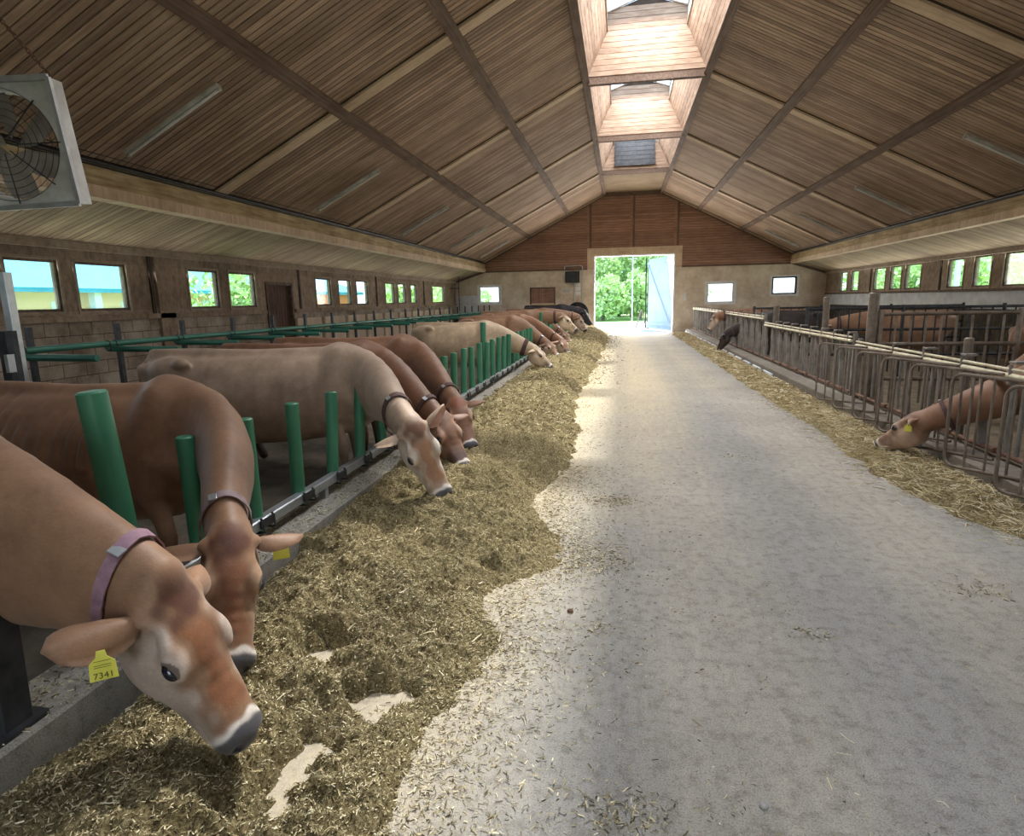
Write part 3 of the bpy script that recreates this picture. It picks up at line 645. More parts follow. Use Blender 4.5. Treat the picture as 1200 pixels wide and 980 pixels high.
# sliding door leaf outside the doorway, with brace
t = thing('barn_door', (2.3, 33, 0), 'pale blue barn door leaf standing open outside the doorway', 'door')
a, b = V(2.45, 31.45, .05), V(1.45, 34.6, .05); d = (b - a).normalized(); nn = V(d.y, -d.x, 0) * -1
m = MB(); m.boards(a, b, a + V(0, 0, 3.6), b + V(0, 0, 3.6), .14, .008, .03, nn); m.build('boards', [M['bluewhite'], M['bluewhite']], t)
m = MB(); m.bar(a + nn * .05 + V(0, 0, .2), b + nn * .05 + V(0, 0, 3.4), .03, .1, nn); m.build('brace', M['bluewhite'], t)
for z in (.25, 3.4):
    m = MB(); m.bar(a + nn * .06 + V(0, 0, z), b + nn * .06 + V(0, 0, z), .12, .03, nn); m.build('ledge', M['bluewhite'], t)
m = MB(); m.tube([b + V(0, 0, -.05), b + V(0, 0, 3.6)], .05, 8); m.tube([b + V(-.14, .1, -.05), b + V(-.14, .1, 3.7)], .035, 8); m.build('edge_post', M['darksteel'], t, True)
t = thing('trestle', (1.15, 36.5, -.02), 'small wooden A-shaped trestle standing in the yard outside', 'trestle')
for sx in (-1, 1):
    m = MB(); m.bar((1.15 + sx * .28, 36.5, 0), (1.15 + sx * .03, 36.5, .95), .06, .05, (0, 1, 0)); m.build('leg', M['bark'], t)
    m = MB(); m.bar((1.15 + sx * .28, 36.9, 0), (1.15 + sx * .03, 36.9, .95), .06, .05, (0, 1, 0)); m.build('leg', M['bark'], t)
m = MB(); m.bar((1.15, 36.4, .95), (1.15, 37.0, .95), .08, .06); m.build('top_bar', M['bark'], t)
t = thing('utility_post', (.75, 44, 0), 'thin pale post in the yard beyond the doorway', 'post')
m = MB(); m.tube([(.75, 44, -.1), (.75, 44, 4.6)], .05, 8); m.build('post', M['dirtywhite'], t, True); m = MB(); m.bar((.45, 44, 4.3), (1.05, 44, 4.3), .06, .06); m.build('crossarm', M['dirtywhite'], t)
# pale lean-to outside right windows
t = thing('brace_frame', (14, 17, 0), 'white timber frame with a diagonal brace outside the right windows', 'frame')
for y in (14.5, 19.0, 22.5, 27.5):
    m = MB(); m.box((13, y, -.15), (13.16, y + .16, 4)); m.build('post', M['white'], t)
m = MB(); m.bar((13.08, 14.5, 1.0), (13.08, 19, 3.6), .12, .12); m.build('brace', M['white'], t); m = MB(); m.bar((13.08, 19, 1.2), (13.08, 22.5, 3.6), .12, .12); m.build('brace', M['white'], t)

# ------------------------------------------------------------------ kerbs
m = MB(); m.bar((-2.15, Y0B, .1), (-2.15, 30.4, .1), .30, .22, (0, 0, 1), .012)
tag(m.build('feed_kerb', M['kerb'], origin=(-2.15, 12, 0)), 'grey concrete kerb along the left feed fence', 'kerb')
m = MB(); m.bar((3.2, Y0B, .085), (3.2, 30.2, .085), .36, .19, (0, 0, 1), .012)

for yy in np.arange(13, 30, 1.1): m.bar((3.008, yy, .055), (3.008, yy + .75, .055), .03, .09, (0, 0, 1), .004, 1)
tag(m.build('feed_kerb', [M['kerb_dark'], M['kerb_white']], origin=(3.2, 12, 0)), 'concrete kerb under the right headlock fence, limewashed far away', 'kerb')

# ------------------------------------------------------------------ left feed fence with green posts
t = thing('feed_fence', (-2.22, 14, .2), 'steel feed rail with a row of green plastic posts on the left kerb', 'fence')
m = MB(); m.bar((-2.2, 1.95, .325), (-2.2, 29.8, .325), .07, .07, (0, 0, 1), .008); m.build('base_rail', M['steel'], t)
m = MB()
for y in np.arange(2.05, 29.6, 2.1):
    m = MB(); m.bar((-2.2, y, .18), (-2.2, y, .29), .05, .05, (0, 1, 0)); m.build('rail_foot', M['steel'], t)
pass
py = [2.8 + .525 * i for i in range(-4, 50)]
tall = {10.4: 0, 18.2: 0, 26.6: 0}
def post(x0, y0, x1, y1, z1, r, z0=.26):
    m = MB(); m.pipe((x0, y0, z0), (x1, y1, z1), r, 18, .008); o = m.build('post', M['green'], t, True)
    c = MB()
    for dy in (-1, 1): c.tube([(-2.16, y0 + dy * (r + .015), .37), (-2.14, y0 + dy * (r + .015), .28), (-2.2, y0 + dy * (r + .015), .275)], .008, 6)
    c.bar((-2.155, y0 - r - .03, .33), (-2.155, y0 + r + .03, .33), .012, .05, (0, 0, 1)); c.build('clamp', M['darksteel'], o, True)
for i, y in enumerate(py):
    if y < 2.4 or y > 29.6: continue
    j = random.Random(i * 3 + 1); lean = 0.0
    if i == 3: continue
    if y > 4: lean = j.uniform(.02, .12)
    post(-2.235, y, -2.235 + j.uniform(-.02, .02), y + lean, .985 + j.uniform(-.012, .012), .046 if y < 12 else .05)
post(-2.16, 2.28, -2.215, 2.24, 1.31, .060)
for y in (10.38, 18.2, 26.6): post(-2.33, y, -2.33, y + .03, 1.30, .05)
# ------------------------------------------------------------------ teal stall rail behind
t = thing('stall_rail', (-6, 16, 0), 'long teal pipe rail with short side arms behind the left cows', 'rail')
m = MB(); m.pipe((-6.0, 5.2, 1.25), (-6.0, 29.5, 1.18), .036, 14); m.build('rail_pipe', M['teal'], t, True)
for i in range(21):
    y = 5.28 + i * 1.165; z = 1.25 - (y - 5) * .003
    m = MB(); m.pipe((-6.05, y, z - .06), (-5.12, y + .03, z - .075), .036, 12); d_ = m.build('side_arm', M['teal'], t, True)
    m = MB()
    for q in (-.05, .05): m.tube([(-6 + .045 * math.cos(a * PI / 5), y + q, z - .02 + .06 * math.sin(a * PI / 5)) for a in range(10)], .007, 6, closed=True)
    m.bar((-6, y - .06, z - .075), (-6, y + .06, z - .075), .03, .012); m.build('clamp', M['darksteel'], d_, True)
    m = MB(); m.bar((-6.12, y + .25, 0), (-6.12, y + .25, 1.48), .05, .05, (0, 1, 0)); m.build('support_post', M['darksteel'], t)
# low concrete stall partitions in front of the left wall
for i in range(10):
    y = 15.4 + i * 1.5
    m = MB(); m.bar((-8.2, y, .0), (-8.2, y, 1.32), .10, 1.3, (0, 1, 0), .02)
    tag(m.build('wall_slab', M['plaster']), 'stained concrete slab leaning on the left block wall', 'slab', 'concrete slabs on the left wall')
# dark beam at the far left end
m = MB(); m.bar((-8.1, 30.6, .51), (-4.6, 30.6, .51), .3, 1.0, (0, 0, 1), .02); tag(m.build('feed_trough', M['darksteel']), 'long dark trough against the end wall in the far left corner', 'trough')
# steel gate post at the left picture edge
t = thing('gate_post', (-4.66, 4.18, 0), 'galvanised gate post at the left edge behind the near cows', 'post')
m = MB(); m.bar((-4.76, 4.18, 0), (-4.76, 4.18, 1.95), .07, .07, (0, 1, 0), .006); m.build('post', M['steel'], t)
m = MB(); m.bar((-4.74, 4.1, .9), (-4.74, 4.1, 1.5), .14, .10, (0, 1, 0), .03); m.build('hinge_box', M['darksteel'], t)
m = MB(); m.bar((-4.69, 4.05, 1.18), (-4.69, 4.05, 1.32), .03, .07, (0, 1, 0)); m.build('bracket', M['steel'], t)
t = thing('stall_divider', (-1.95, 1.2, 0), 'dark steel divider post in the near left corner', 'post')
m = MB(); m.bar((-2.10, 1.58, 0), (-2.10, 1.60, .80), .08, .12, (0, 1, 0), .01); m.build('post', M['darksteel'], t)
m = MB(); m.bar((-2.10, 1.58, .20), (-2.10, 1.58, .225), .14, .2, (0, 1, 0), .01); m.build('foot_plate', M['darksteel'], t)

# ------------------------------------------------------------------ box fan
fc = V(-4.66, 4.33, 2.90)
fan = thing('box_fan', tuple(fc)); tag(fan, 'dusty square white fan hanging on a chain at the top left', 'fan')
m = MB(); S_ = .445; R_ = .39; dp = .15
seg = 48; ring = [(R_ * math.cos(2 * PI * k / seg), R_ * math.sin(2 * PI * k / seg)) for k in range(seg)]
def sqr(a):
    c, s_ = math.cos(a), math.sin(a); q = S_ / max(abs(c), abs(s_)); return (c * q, s_ * q)
sq = [sqr(2 * PI * k / seg) for k in range(seg)]
for k in range(seg):
    k2 = (k + 1) % seg
    for y, fl in ((-dp / 2, 1), (dp / 2, -1)):
        m.quad((sq[k][0], y, sq[k][1]), (sq[k2][0], y, sq[k2][1]), (ring[k2][0], y, ring[k2][1]), (ring[k][0], y, ring[k][1]))
    m.quad((ring[k][0], -dp / 2, ring[k][1]), (ring[k2][0], -dp / 2, ring[k2][1]), (ring[k2][0] * .98, dp / 2, ring[k2][1] * .98), (ring[k][0] * .98, dp / 2, ring[k][1] * .98))
    m.quad((sq[k][0], -dp / 2, sq[k][1]), (sq[k2][0], -dp / 2, sq[k2][1]), (sq[k2][0], dp / 2, sq[k2][1]), (sq[k][0], dp / 2, sq[k][1]))
def fpart(mb, name, mat, smooth=False, par=None):
    me_o = mb.build(name, mat, None, smooth, origin=O0); me_o.parent = par or fan; me_o.location = O0; return me_o
fpart(m, 'housing', M['dirtywhite'])
m = MB()
for x in (-S_, S_): m.bar((x * 1.0, -dp / 2 - .02, -S_), (x * 1.0, -dp / 2 - .02, S_), .03, .04, (0, 1, 0))
for z in (-S_, S_): m.bar((-S_, -dp / 2 - .02, z), (S_, -dp / 2 - .02, z), .03, .04)
fpart(m, 'rim', M['steel'])
for k in range(6):
    a = k * PI / 3 + .3; m = MB(); vs = []
    for q in range(7):
        rr = .07 + .31 * q / 6; wd_ = .045 + .075 * math.sin(q / 6 * 2.3)
        for s_ in (-1, 1):
            aa = a + s_ * wd_ / rr * .8 + .25 * q / 6; vs.append((rr * math.cos(aa), s_ * (.05 - .02 * q / 6), rr * math.sin(aa)))
    for th in (0, .004):
        m.add([(x, y + th, z) for x, y, z in vs], [(2 * q, 2 * q + 1, 2 * q + 3, 2 * q + 2) for q in range(6)])
    fpart(m, 'blade', M['dustblade'], 'all')
m = MB(); m.lathe((0, -dp / 2 - .04, 0), (0, 1, 0), [(0, .001), (0, .062), (.03, .07), (.08, .07), (.08, .001)], 24); fpart(m, 'hub', M['dirtywhite'], True)
m = MB()
for rr in (.11, .16, .21, .26, .31, .36, .40): m.tube([(rr * math.cos(2 * PI * k / 40), -dp / 2 - .03, rr * math.sin(2 * PI * k / 40)) for k in range(40)], .0025, 5, closed=True)
for k in range(8): m.tube([(.06 * math.cos(k * PI / 4), -dp / 2 - .03, .06 * math.sin(k * PI / 4)), (.42 * math.cos(k * PI / 4), -dp / 2 - .015, .42 * math.sin(k * PI / 4))], .005, 6)
fpart(m, 'grille', M['darksteel'], True)
m = MB(); m.lathe((0, .04, 0), (0, 1, 0), [(0, .001), (0, .09), (.13, .08), (.14, .001)], 20); fpart(m, 'motor', M['darksteel'], True)
fan.rotation_euler = (math.radians(6), math.radians(-3), math.radians(14))
bpy.context.view_layer.update()
ct = fan.matrix_world @ V(S_ - .02, 0, S_ + .01)
cend = V(ct.x - .95, ct.y + .15, ct.z + 1.0)
m = MB(); nl = 34
for k in range(nl):
    p = ct.lerp(cend, (k + .5) / nl); d = (cend - ct).normalized(); u = d.cross(V(0, 1, 0)).normalized(); v_ = d.cross(u); s_ = u if k % 2 else v_
    m.tube([p + d * .028 * math.cos(a * PI / 4) + s_ * .012 * math.sin(a * PI / 4) for a in range(8)], .0045, 5, closed=True)
tag(m.build('fan_chain', M['rust'], smooth=True), 'rusty chain running up from the corner of the dusty fan', 'chain')

# ------------------------------------------------------------------ right headlock fences
def hoops(parent, ys, zt=.96):
    for y in ys:
        m = MB(); W_ = .95; far = V(2.84, y, 0); near = V(3.17, y - W_, 0)
        def P(u, z): return (far.x + (near.x - far.x) * u, far.y + (near.y - far.y) * u, z + (.09 * u if z < .5 else 0))
        zb = .14; pts = []
        pts = [P(.96, zt)] + [P(.1 - .1 * math.sin(a * PI / 8), zt - .09 * (1 - math.cos(a * PI / 8))) for a in range(5)] + [P(.1 - .1 * math.cos(a * PI / 8), zb + .09 - .09 * math.sin(a * PI / 8)) for a in range(5)] + [P(.96, zb)]
        m.tube(pts, .014, 8)
        for u in (.2, .39, .58, .77): m.tube([P(u, zt), P(u, zb)], .0105, 6)
        m.build('hoop_guard', M['bar'], parent, True)
def panel(name, y0, y1, zt, x, label, pitch, first=False, hoopys=None):
    t = thing('headlock_fence', (x, (y0 + y1) / 2, .18), label, 'fence')
    for dz, rr in ((0, .024), (.055, .014)):
        m = MB(); m.pipe((x - .03, y0, zt + dz), (x - .03, y1, zt + dz), rr, 10); m.build('top_rail', M['rail_cream'], t, True)
    m = MB(); m.pipe((x, y0, .24), (x, y1, .24), .022, 10); m.build('bottom_rail', M['rust'], t, True)
    n = int((y1 - y0) / pitch)
    for i in range(n):
        yy = y0 + pitch * (i + .2)
        m = MB(); m.tube([(x, yy, .22), (x, yy, zt + .0)], .021, 8); m.build('bar', M['barwood'], t, True)
        m = MB(); m.bar((x + .01, yy + pitch * .48, .24), (x + .01, yy + pitch * .62, zt - .02), .035, .07, (1, 0, 0), .008); m.build('swing_bar', M['barwood'], t)
        m = MB(); m.tube([(x, yy + pitch * .8, .22), (x, yy + pitch * .8, zt)], .019, 8); m.build('bar', M['barwood'], t, True)
        m = MB(); m.tube([(x - .04, yy, zt - .07), (x - .04, yy, zt + .10)], .014, 6); m.bar((x + .02, yy - .05, zt + .115), (x + .02, yy + .05, zt + .115), .11, .022, (0, 0, 1), .006); m.build('latch', M['barwood'], t, True)
        m = MB(); m.bar((x - .02, yy + .1, .25), (x - .02, yy + .22, .25), .05, .05, (0, 0, 1), .01); m.build('pivot', M['rust'], t)
    for yy in (y0, y1):
        m = MB(); m.bar((x + .02, yy, .15), (x + .02, yy, zt + .1), .05, .05, (0, 1, 0)); m.build('end_post', M['barwood'], t)
    if hoopys: hoops(t, hoopys)
    return t
panel('n', 2.6, 9.45, .93, 3.32, 'near headlock fence with rounded hoop guards on the right kerb', .78, True, [3.6, 4.35, 5.1, 5.87, 6.65, 7.35, 8.1, 8.85, 9.6])
panel('m', 9.65, 15.2, .98, 3.32, 'middle headlock fence of tall grey bars on the right kerb', .62)
panel('f', 15.35, 29.9, 1.12, 3.32, 'far headlock fence, taller, running to the end wall', .75)
def wpost(x, y, z, lab, r=.07):
    m = MB(); m.pipe((x, y, 0), (x, y, z), r, 12, .01); tag(m.build('fence_post', M['bar'], smooth=True), lab, 'post')
wpost(3.5, 9.53, 1.66, 'tall brown round post where the near and middle fences meet')
wpost(3.55, 15.3, 1.42, 'round post where the middle and far fences meet')
wpost(3.9, 12.9, 1.6, 'grey upright post behind the middle fence', .06)
wpost(3.62, 7.25, 1.17, 'short pipe stub behind the near headlock fence', .045)
def gate(y, x0, x1, zt, lab, mat):
    t = thing('pen_gate', ((x0 + x1) / 2, y, 0), lab, 'gate')
    for z in (zt, zt - .42, .45):
        m = MB(); m.pipe((x0, y, z), (x1, y, z), .028, 10); m.build('rail', mat, t, True)
    n = int((x1 - x0) / .19)
    for i in range(n + 1):
        xx = x0 + (x1 - x0) * i / n; big = i in (0, n // 3, 2 * n // 3, n)
        m = MB(); m.tube([(xx, y, .1 if not big else 0), (xx, y, zt + (.06 if big else 0))], .035 if big else .016, 8); m.build('upright', mat, t, True)
gate(9.5, 3.6, 9.0, 1.36, 'brown barred gate across the nearest right pen', M['bar'])
gate(13.4, 3.7, 9.0, 1.36, 'grey barred gate across the middle right pen', M['darksteel'])
gate(18.5, 3.7, 9.0, 1.3, 'dark barred gate across the far right pen', M['darksteel'])

# ------------------------------------------------------------------ cows
class Field:
    def __init__(s, lo, hi, h):
        s.h = h; s.o = np.array(lo, np.float32); s.n = np.maximum(2, np.ceil((np.array(hi) - np.array(lo)) / h).astype(int) + 1)
        s.ax = [s.o[i] + h * np.arange(s.n[i], dtype=np.float32) for i in range(3)]
        s.F = np.full(s.n, .3, np.float32)
    def sl(s, lo, hi):
        a = np.clip(np.floor((np.array(lo) - s.o) / s.h).astype(int), 0, s.n); b = np.clip(np.ceil((np.array(hi) - s.o) / s.h).astype(int) + 1, 0, s.n)
        return a, b
    def apply(s, lo, hi, fn, k, op):
        mg = k * 2 + .03; a, b = s.sl(np.array(lo) - mg, np.array(hi) + mg)
        if (b <= a).any(): return
        x = s.ax[0][a[0]:b[0], None, None]; y = s.ax[1][None, a[1]:b[1], None]; z = s.ax[2][None, None, a[2]:b[2]]
        d = fn(x, y, z).astype(np.float32); S = (slice(a[0], b[0]), slice(a[1], b[1]), slice(a[2], b[2])); f = s.F[S]
        if op == 'sub':
            f_, d_ = -f, d; t = np.clip(.5 + .5 * (d_ - f_) / k, 0, 1); s.F[S] = -(d_ * (1 - t) + f_ * t - k * t * (1 - t))
        else:
            t = np.clip(.5 + .5 * (d - f) / k, 0, 1); s.F[S] = d * (1 - t) + f * t - k * t * (1 - t)
def prim_ell(c, r, A=None, k=.03, op='add'):
    c = np.array(c, float); r = np.array(r, float); A = np.eye(3) if A is None else np.array(A)   # rows = axes
    ext = np.sqrt(((A * r[:, None]) ** 2).sum(0)); rm = r.min()
    def fn(x, y, z):
        X, Y, Z = x - c[0], y - c[1], z - c[2]
        q = 0
        for i in range(3): q = q + ((X * A[i, 0] + Y * A[i, 1] + Z * A[i, 2]) / r[i]) ** 2
        return (np.sqrt(q) - 1) * rm
    return (c - ext, c + ext, fn, k, op)
def catmull(P, sub):
    P = np.array(P, float)
    if sub <= 1: return P
    Q = np.vstack([2 * P[0] - P[1], P, 2 * P[-1] - P[-2]]); out = []
    for i in range(1, len(Q) - 2):
        for t in np.linspace(0, 1, sub, endpoint=False):
            out.append(.5 * ((2 * Q[i]) + (-Q[i - 1] + Q[i + 1]) * t + (2 * Q[i - 1] - 5 * Q[i] + 4 * Q[i + 1] - Q[i + 2]) * t * t + (-Q[i - 1] + 3 * Q[i] - 3 * Q[i + 1] + Q[i + 2]) * t ** 3))
    out.append(P[-1]); return np.array(out)
def prim_tube(st, ups, k=.04, sub=1, op='add'):
    """st rows: x y z r_side r_up ; ups: one up vector or one per row"""
    st = np.array(st, float); ups = np.array(ups, float)
    if ups.ndim == 1: ups = np.tile(ups, (len(st), 1))
    A = catmull(np.hstack([st, ups]), sub)
    P, R, U = A[:, :3], A[:, 3:5], A[:, 5:8]; rm = R.max()
    lo, hi = (P - rm).min(0), (P + rm).max(0)
    def fn(x, y, z):
        best = None
        for i in range(len(P) - 1):
            d = P[i + 1] - P[i]; L2 = (d @ d) + 1e-12
            X, Y, Z = x - P[i, 0], y - P[i, 1], z - P[i, 2]
            t = np.clip((X * d[0] + Y * d[1] + Z * d[2]) / L2, 0, 1)
            X = X - t * d[0]; Y = Y - t * d[1]; Z = Z - t * d[2]
            T = d / math.sqrt(L2); u = (U[i] + U[i + 1]) / 2; u = u - T * (u @ T); u /= np.linalg.norm(u) + 1e-9; s_ = np.cross(T, u)
            qu = X * u[0] + Y * u[1] + Z * u[2]; qs = X * s_[0] + Y * s_[1] + Z * s_[2]; qt = X * T[0] + Y * T[1] + Z * T[2]
            rs = R[i, 0] + (R[i + 1, 0] - R[i, 0]) * t; ru = R[i, 1] + (R[i + 1, 1] - R[i, 1]) * t; m_ = np.minimum(rs, ru)
            dd = (np.sqrt((qs / rs) ** 2 + (qu / ru) ** 2 + (qt / m_) ** 2) - 1) * m_
            best = dd if best is None else np.minimum(best, dd)
        return best
    return (lo, hi, fn, k, op)
def surface_nets(F, o, h):
    n = np.array(F.shape); neg = F < 0
    c = [neg[i:n[0] - 1 + i, j:n[1] - 1 + j, k:n[2] - 1 + k] for i in (0, 1) for j in (0, 1) for k in (0, 1)]
    s = sum(x.astype(np.int8) for x in c); act = (s > 0) & (s < 8); idx = -np.ones(act.shape, np.int64); cells = np.argwhere(act)
    idx[act] = np.arange(len(cells)); acc = np.zeros((len(cells), 3)); cnt = np.zeros(len(cells))
    cor = [(i, j, k) for i in (0, 1) for j in (0, 1) for k in (0, 1)]
    for a in range(8):
        for b in range(a + 1, 8):
            if sum(abs(np.array(cor[a]) - np.array(cor[b]))) != 1: continue
            fa = F[cells[:, 0] + cor[a][0], cells[:, 1] + cor[a][1], cells[:, 2] + cor[a][2]]; fb = F[cells[:, 0] + cor[b][0], cells[:, 1] + cor[b][1], cells[:, 2] + cor[b][2]]
            m = (fa < 0) != (fb < 0); t = np.where(m, fa / np.where(m, fa - fb, 1), 0)
            p = np.array(cor[a]) + t[:, None] * (np.array(cor[b]) - np.array(cor[a])); acc += p * m[:, None]; cnt += m
    vs = (cells + acc / np.maximum(cnt, 1)[:, None]) * h + o
    fs = []
    for ax in range(3):
        b, c2 = (ax + 1) % 3, (ax + 2) % 3
        d0 = [slice(None)] * 3; d1 = [slice(None)] * 3; d0[ax] = slice(0, n[ax] - 1); d1[ax] = slice(1, n[ax])
        sg = neg[tuple(d0)] != neg[tuple(d1)]; e = np.argwhere(sg); e = e[(e[:, b] > 0) & (e[:, c2] > 0) & (e[:, b] < n[b] - 1) & (e[:, c2] < n[c2] - 1)]
        fl = neg[tuple(d0)][tuple(e.T)]
        def cell(db, dc):
            q = e.copy(); q[:, b] -= db; q[:, c2] -= dc; return idx[tuple(q.T)]
        Q = np.stack([cell(1, 1), cell(0, 1), cell(0, 0), cell(1, 0)], 1); Q[~fl] = Q[~fl][:, ::-1]; fs.append(Q)
    fs = np.vstack(fs); fs = fs[(fs >= 0).all(1)]; return vs, fs

def rotm(yaw, pitch, roll):
    return np.array((Matrix.Rotation(yaw, 3, 'Z') @ Matrix.Rotation(pitch, 3, 'Y') @ Matrix.Rotation(roll, 3, 'X')))
def unit(v): v = np.array(v, float); return v / (np.linalg.norm(v) + 1e-9)
D2R = math.radians
def body_prims(sc_, length, ribs):
    P = []
    s = sc_
    fx = lambda x: x * length if x < 0 else x
    def T(rows, up=(0, 0, 1), k=.05, sub=1): P.append(prim_tube([[fx(a) * s, b * s, c * s, d * s, e * s] for a, b, c, d, e in rows], up, k * s, sub))
    def E(c, r, k=.05, op='add', A=None): P.append(prim_ell([fx(c[0]) * s, c[1] * s, c[2] * s], [v * s for v in r], A, k * s, op))
    T([(.22, 0, .79, .14, .22), (.08, 0, .83, .20, .355), (-.15, 0, .81, .245, .395), (-.45, 0, .785, .305, .415), (-.72, 0, .79, .315, .405), (-.95, 0, .88, .25, .315), (-1.14, 0, .97, .165, .21)], k=.06, sub=2)
    T([(.06, 0, 1.16, .035, .05), (-.12, 0, 1.20, .035, .04), (-.5, 0, 1.185, .035, .04), (-.85, 0, 1.21, .04, .04), (-1.18, 0, 1.20, .04, .05)], k=.07, sub=2)   # withers and spine
    for y in (-1, 1):
        E((-.90, y * .235, 1.13), (.075, .05, .05), .05)             # hook bone
        E((-1.20, y * .12, 1.07), (.055, .045, .055), .05)           # pin bone
        E((-1.02, y * .14, 1.06), (.18, .12, .12), .07)
        E((.0, y * .145, .98), (.10, .07, .25), .06, A=np.array([[.96, 0, -.28], [0, 1, 0], [.28, 0, .96]]))   # shoulder blade
        E((.16, y * .16, .80), (.10, .07, .11), .05)                 # point of shoulder
        E((-.72, y * .30, 1.05), (.11, .035, .075), .07, 'sub')      # hunger hollow
        T([(.06, y * .15, .80, .085, .12), (-.01, y * .17, .60, .06, .075), (.03, y * .16, .46, .05, .055), (.05, y * .155, .36, .046, .05), (.05, y * .15, .22, .03, .032), (.05, y * .15, .12, .036, .04), (.08, y * .15, .03, .05, .045)], (1, 0, 0), .03)
        T([(-.98, y * .15, .98, .12, .19), (-.90, y * .18, .74, .10, .17), (-.98, y * .165, .58, .07, .10), (-1.10, y * .16, .46, .045, .06), (-1.09, y * .16, .28, .032, .036), (-1.05, y * .16, .12, .038, .042), (-1.01, y * .16, .03, .05, .048)], (1, 0, 0), .03)
    E((-.80, 0, .46), (.18, .15, .14), .06)                          # udder
    T([(-1.2, 0, 1.16, .03, .03), (-1.28, .0, 1.02, .024, .024), (-1.30, .02, .7, .018, .018), (-1.29, .03, .5, .03, .03), (-1.28, .03, .3, .02, .02)], (1, 0, 0), .02, 2)
    if ribs:
        for i in range(8):
            x = -.22 - i * .075
            for y in (-1, 1): T([(x, y * .195, 1.06, .03, .03), (x - .03, y * .258, .95, .034, .034), (x - .06, y * .276, .80, .03, .03)], (1, 0, 0), .03, 2)
    return P
def head_prims(ph, R, s, big):
    P = []
    def w(c): return ph + R @ (np.array(c, float) * s)
    def E(c, r, k=.02, op='add', e=(0, 0, 0)):
        A = (R @ rotm(*e)).T; P.append(prim_ell(w(c), [v * s for v in r], A, k * s, op))
    def T(rows, k=.02, sub=1, up=(0, 0, 1)): P.append(prim_tube([[*w(r[:3]), r[3] * s, r[4] * s] for r in rows], R @ np.array(up, float), k * s, sub))
    T([(-.03, 0, -.105, .088, .09), (.05, 0, -.122, .100, .122), (.12, 0, -.140, .102, .136), (.20, 0, -.144, .096, .130), (.30, 0, -.145, .078, .104), (.39, 0, -.139, .066, .082), (.455, 0, -.130, .062, .064)], .02, 2)
    E((.0, 0, -.035), (.045, .062, .04), .03)
    E((.09, 0, -.035), (.11, .092, .036), .03)
    E((.045, 0, -.012), (.05, .045, .022), .02)
    for y in (-1, 1):
        E((.178, y * .082, -.044), (.050, .028, .034), .03, e=(0, .15, 0))     # brow and orbit
        E((.12, y * .066, -.195), (.12, .042, .090), .035, e=(0, .22, 0))       # cheek
        E((.03, y * .092, -.06), (.035, .03, .03), .025)                       # ear root
        E((.08, y * .108, -.075), (.04, .02, .03), .03, 'sub')                 # temple
        E((.30, y * .052, -.085), (.09, .022, .03), .03)
    T([(.12, 0, -.042, .055, .03), (.28, 0, -.076, .042, .03), (.41, 0, -.086, .048, .03)], .03)
    E((.455, 0, -.108), (.050, .078, .052), .025)                             # muzzle
    E((.430, 0, -.165), (.06, .05, .030), .02)                                # lower lip
    T([(.08, 0, -.245, .055, .04), (.24, 0, -.235, .042, .032), (.42, 0, -.182, .034, .027)], .035)
    if big:
        for y in (-1, 1):
            E((.192, y * .118, -.052), (.034, .012, .021), .006, 'sub', e=(0, .12, 0))
            E((.500, y * .046, -.094), (.024, .013, .014), .01, 'sub', e=(y * .9, .2, 0))
            T([(.37, y * .064, -.150, .006, .006), (.44, y * .072, -.152, .006, .006), (.49, y * .055, -.150, .006, .006)], .006)
            P[-1] = P[-1][:4] + ('sub',)
    return P
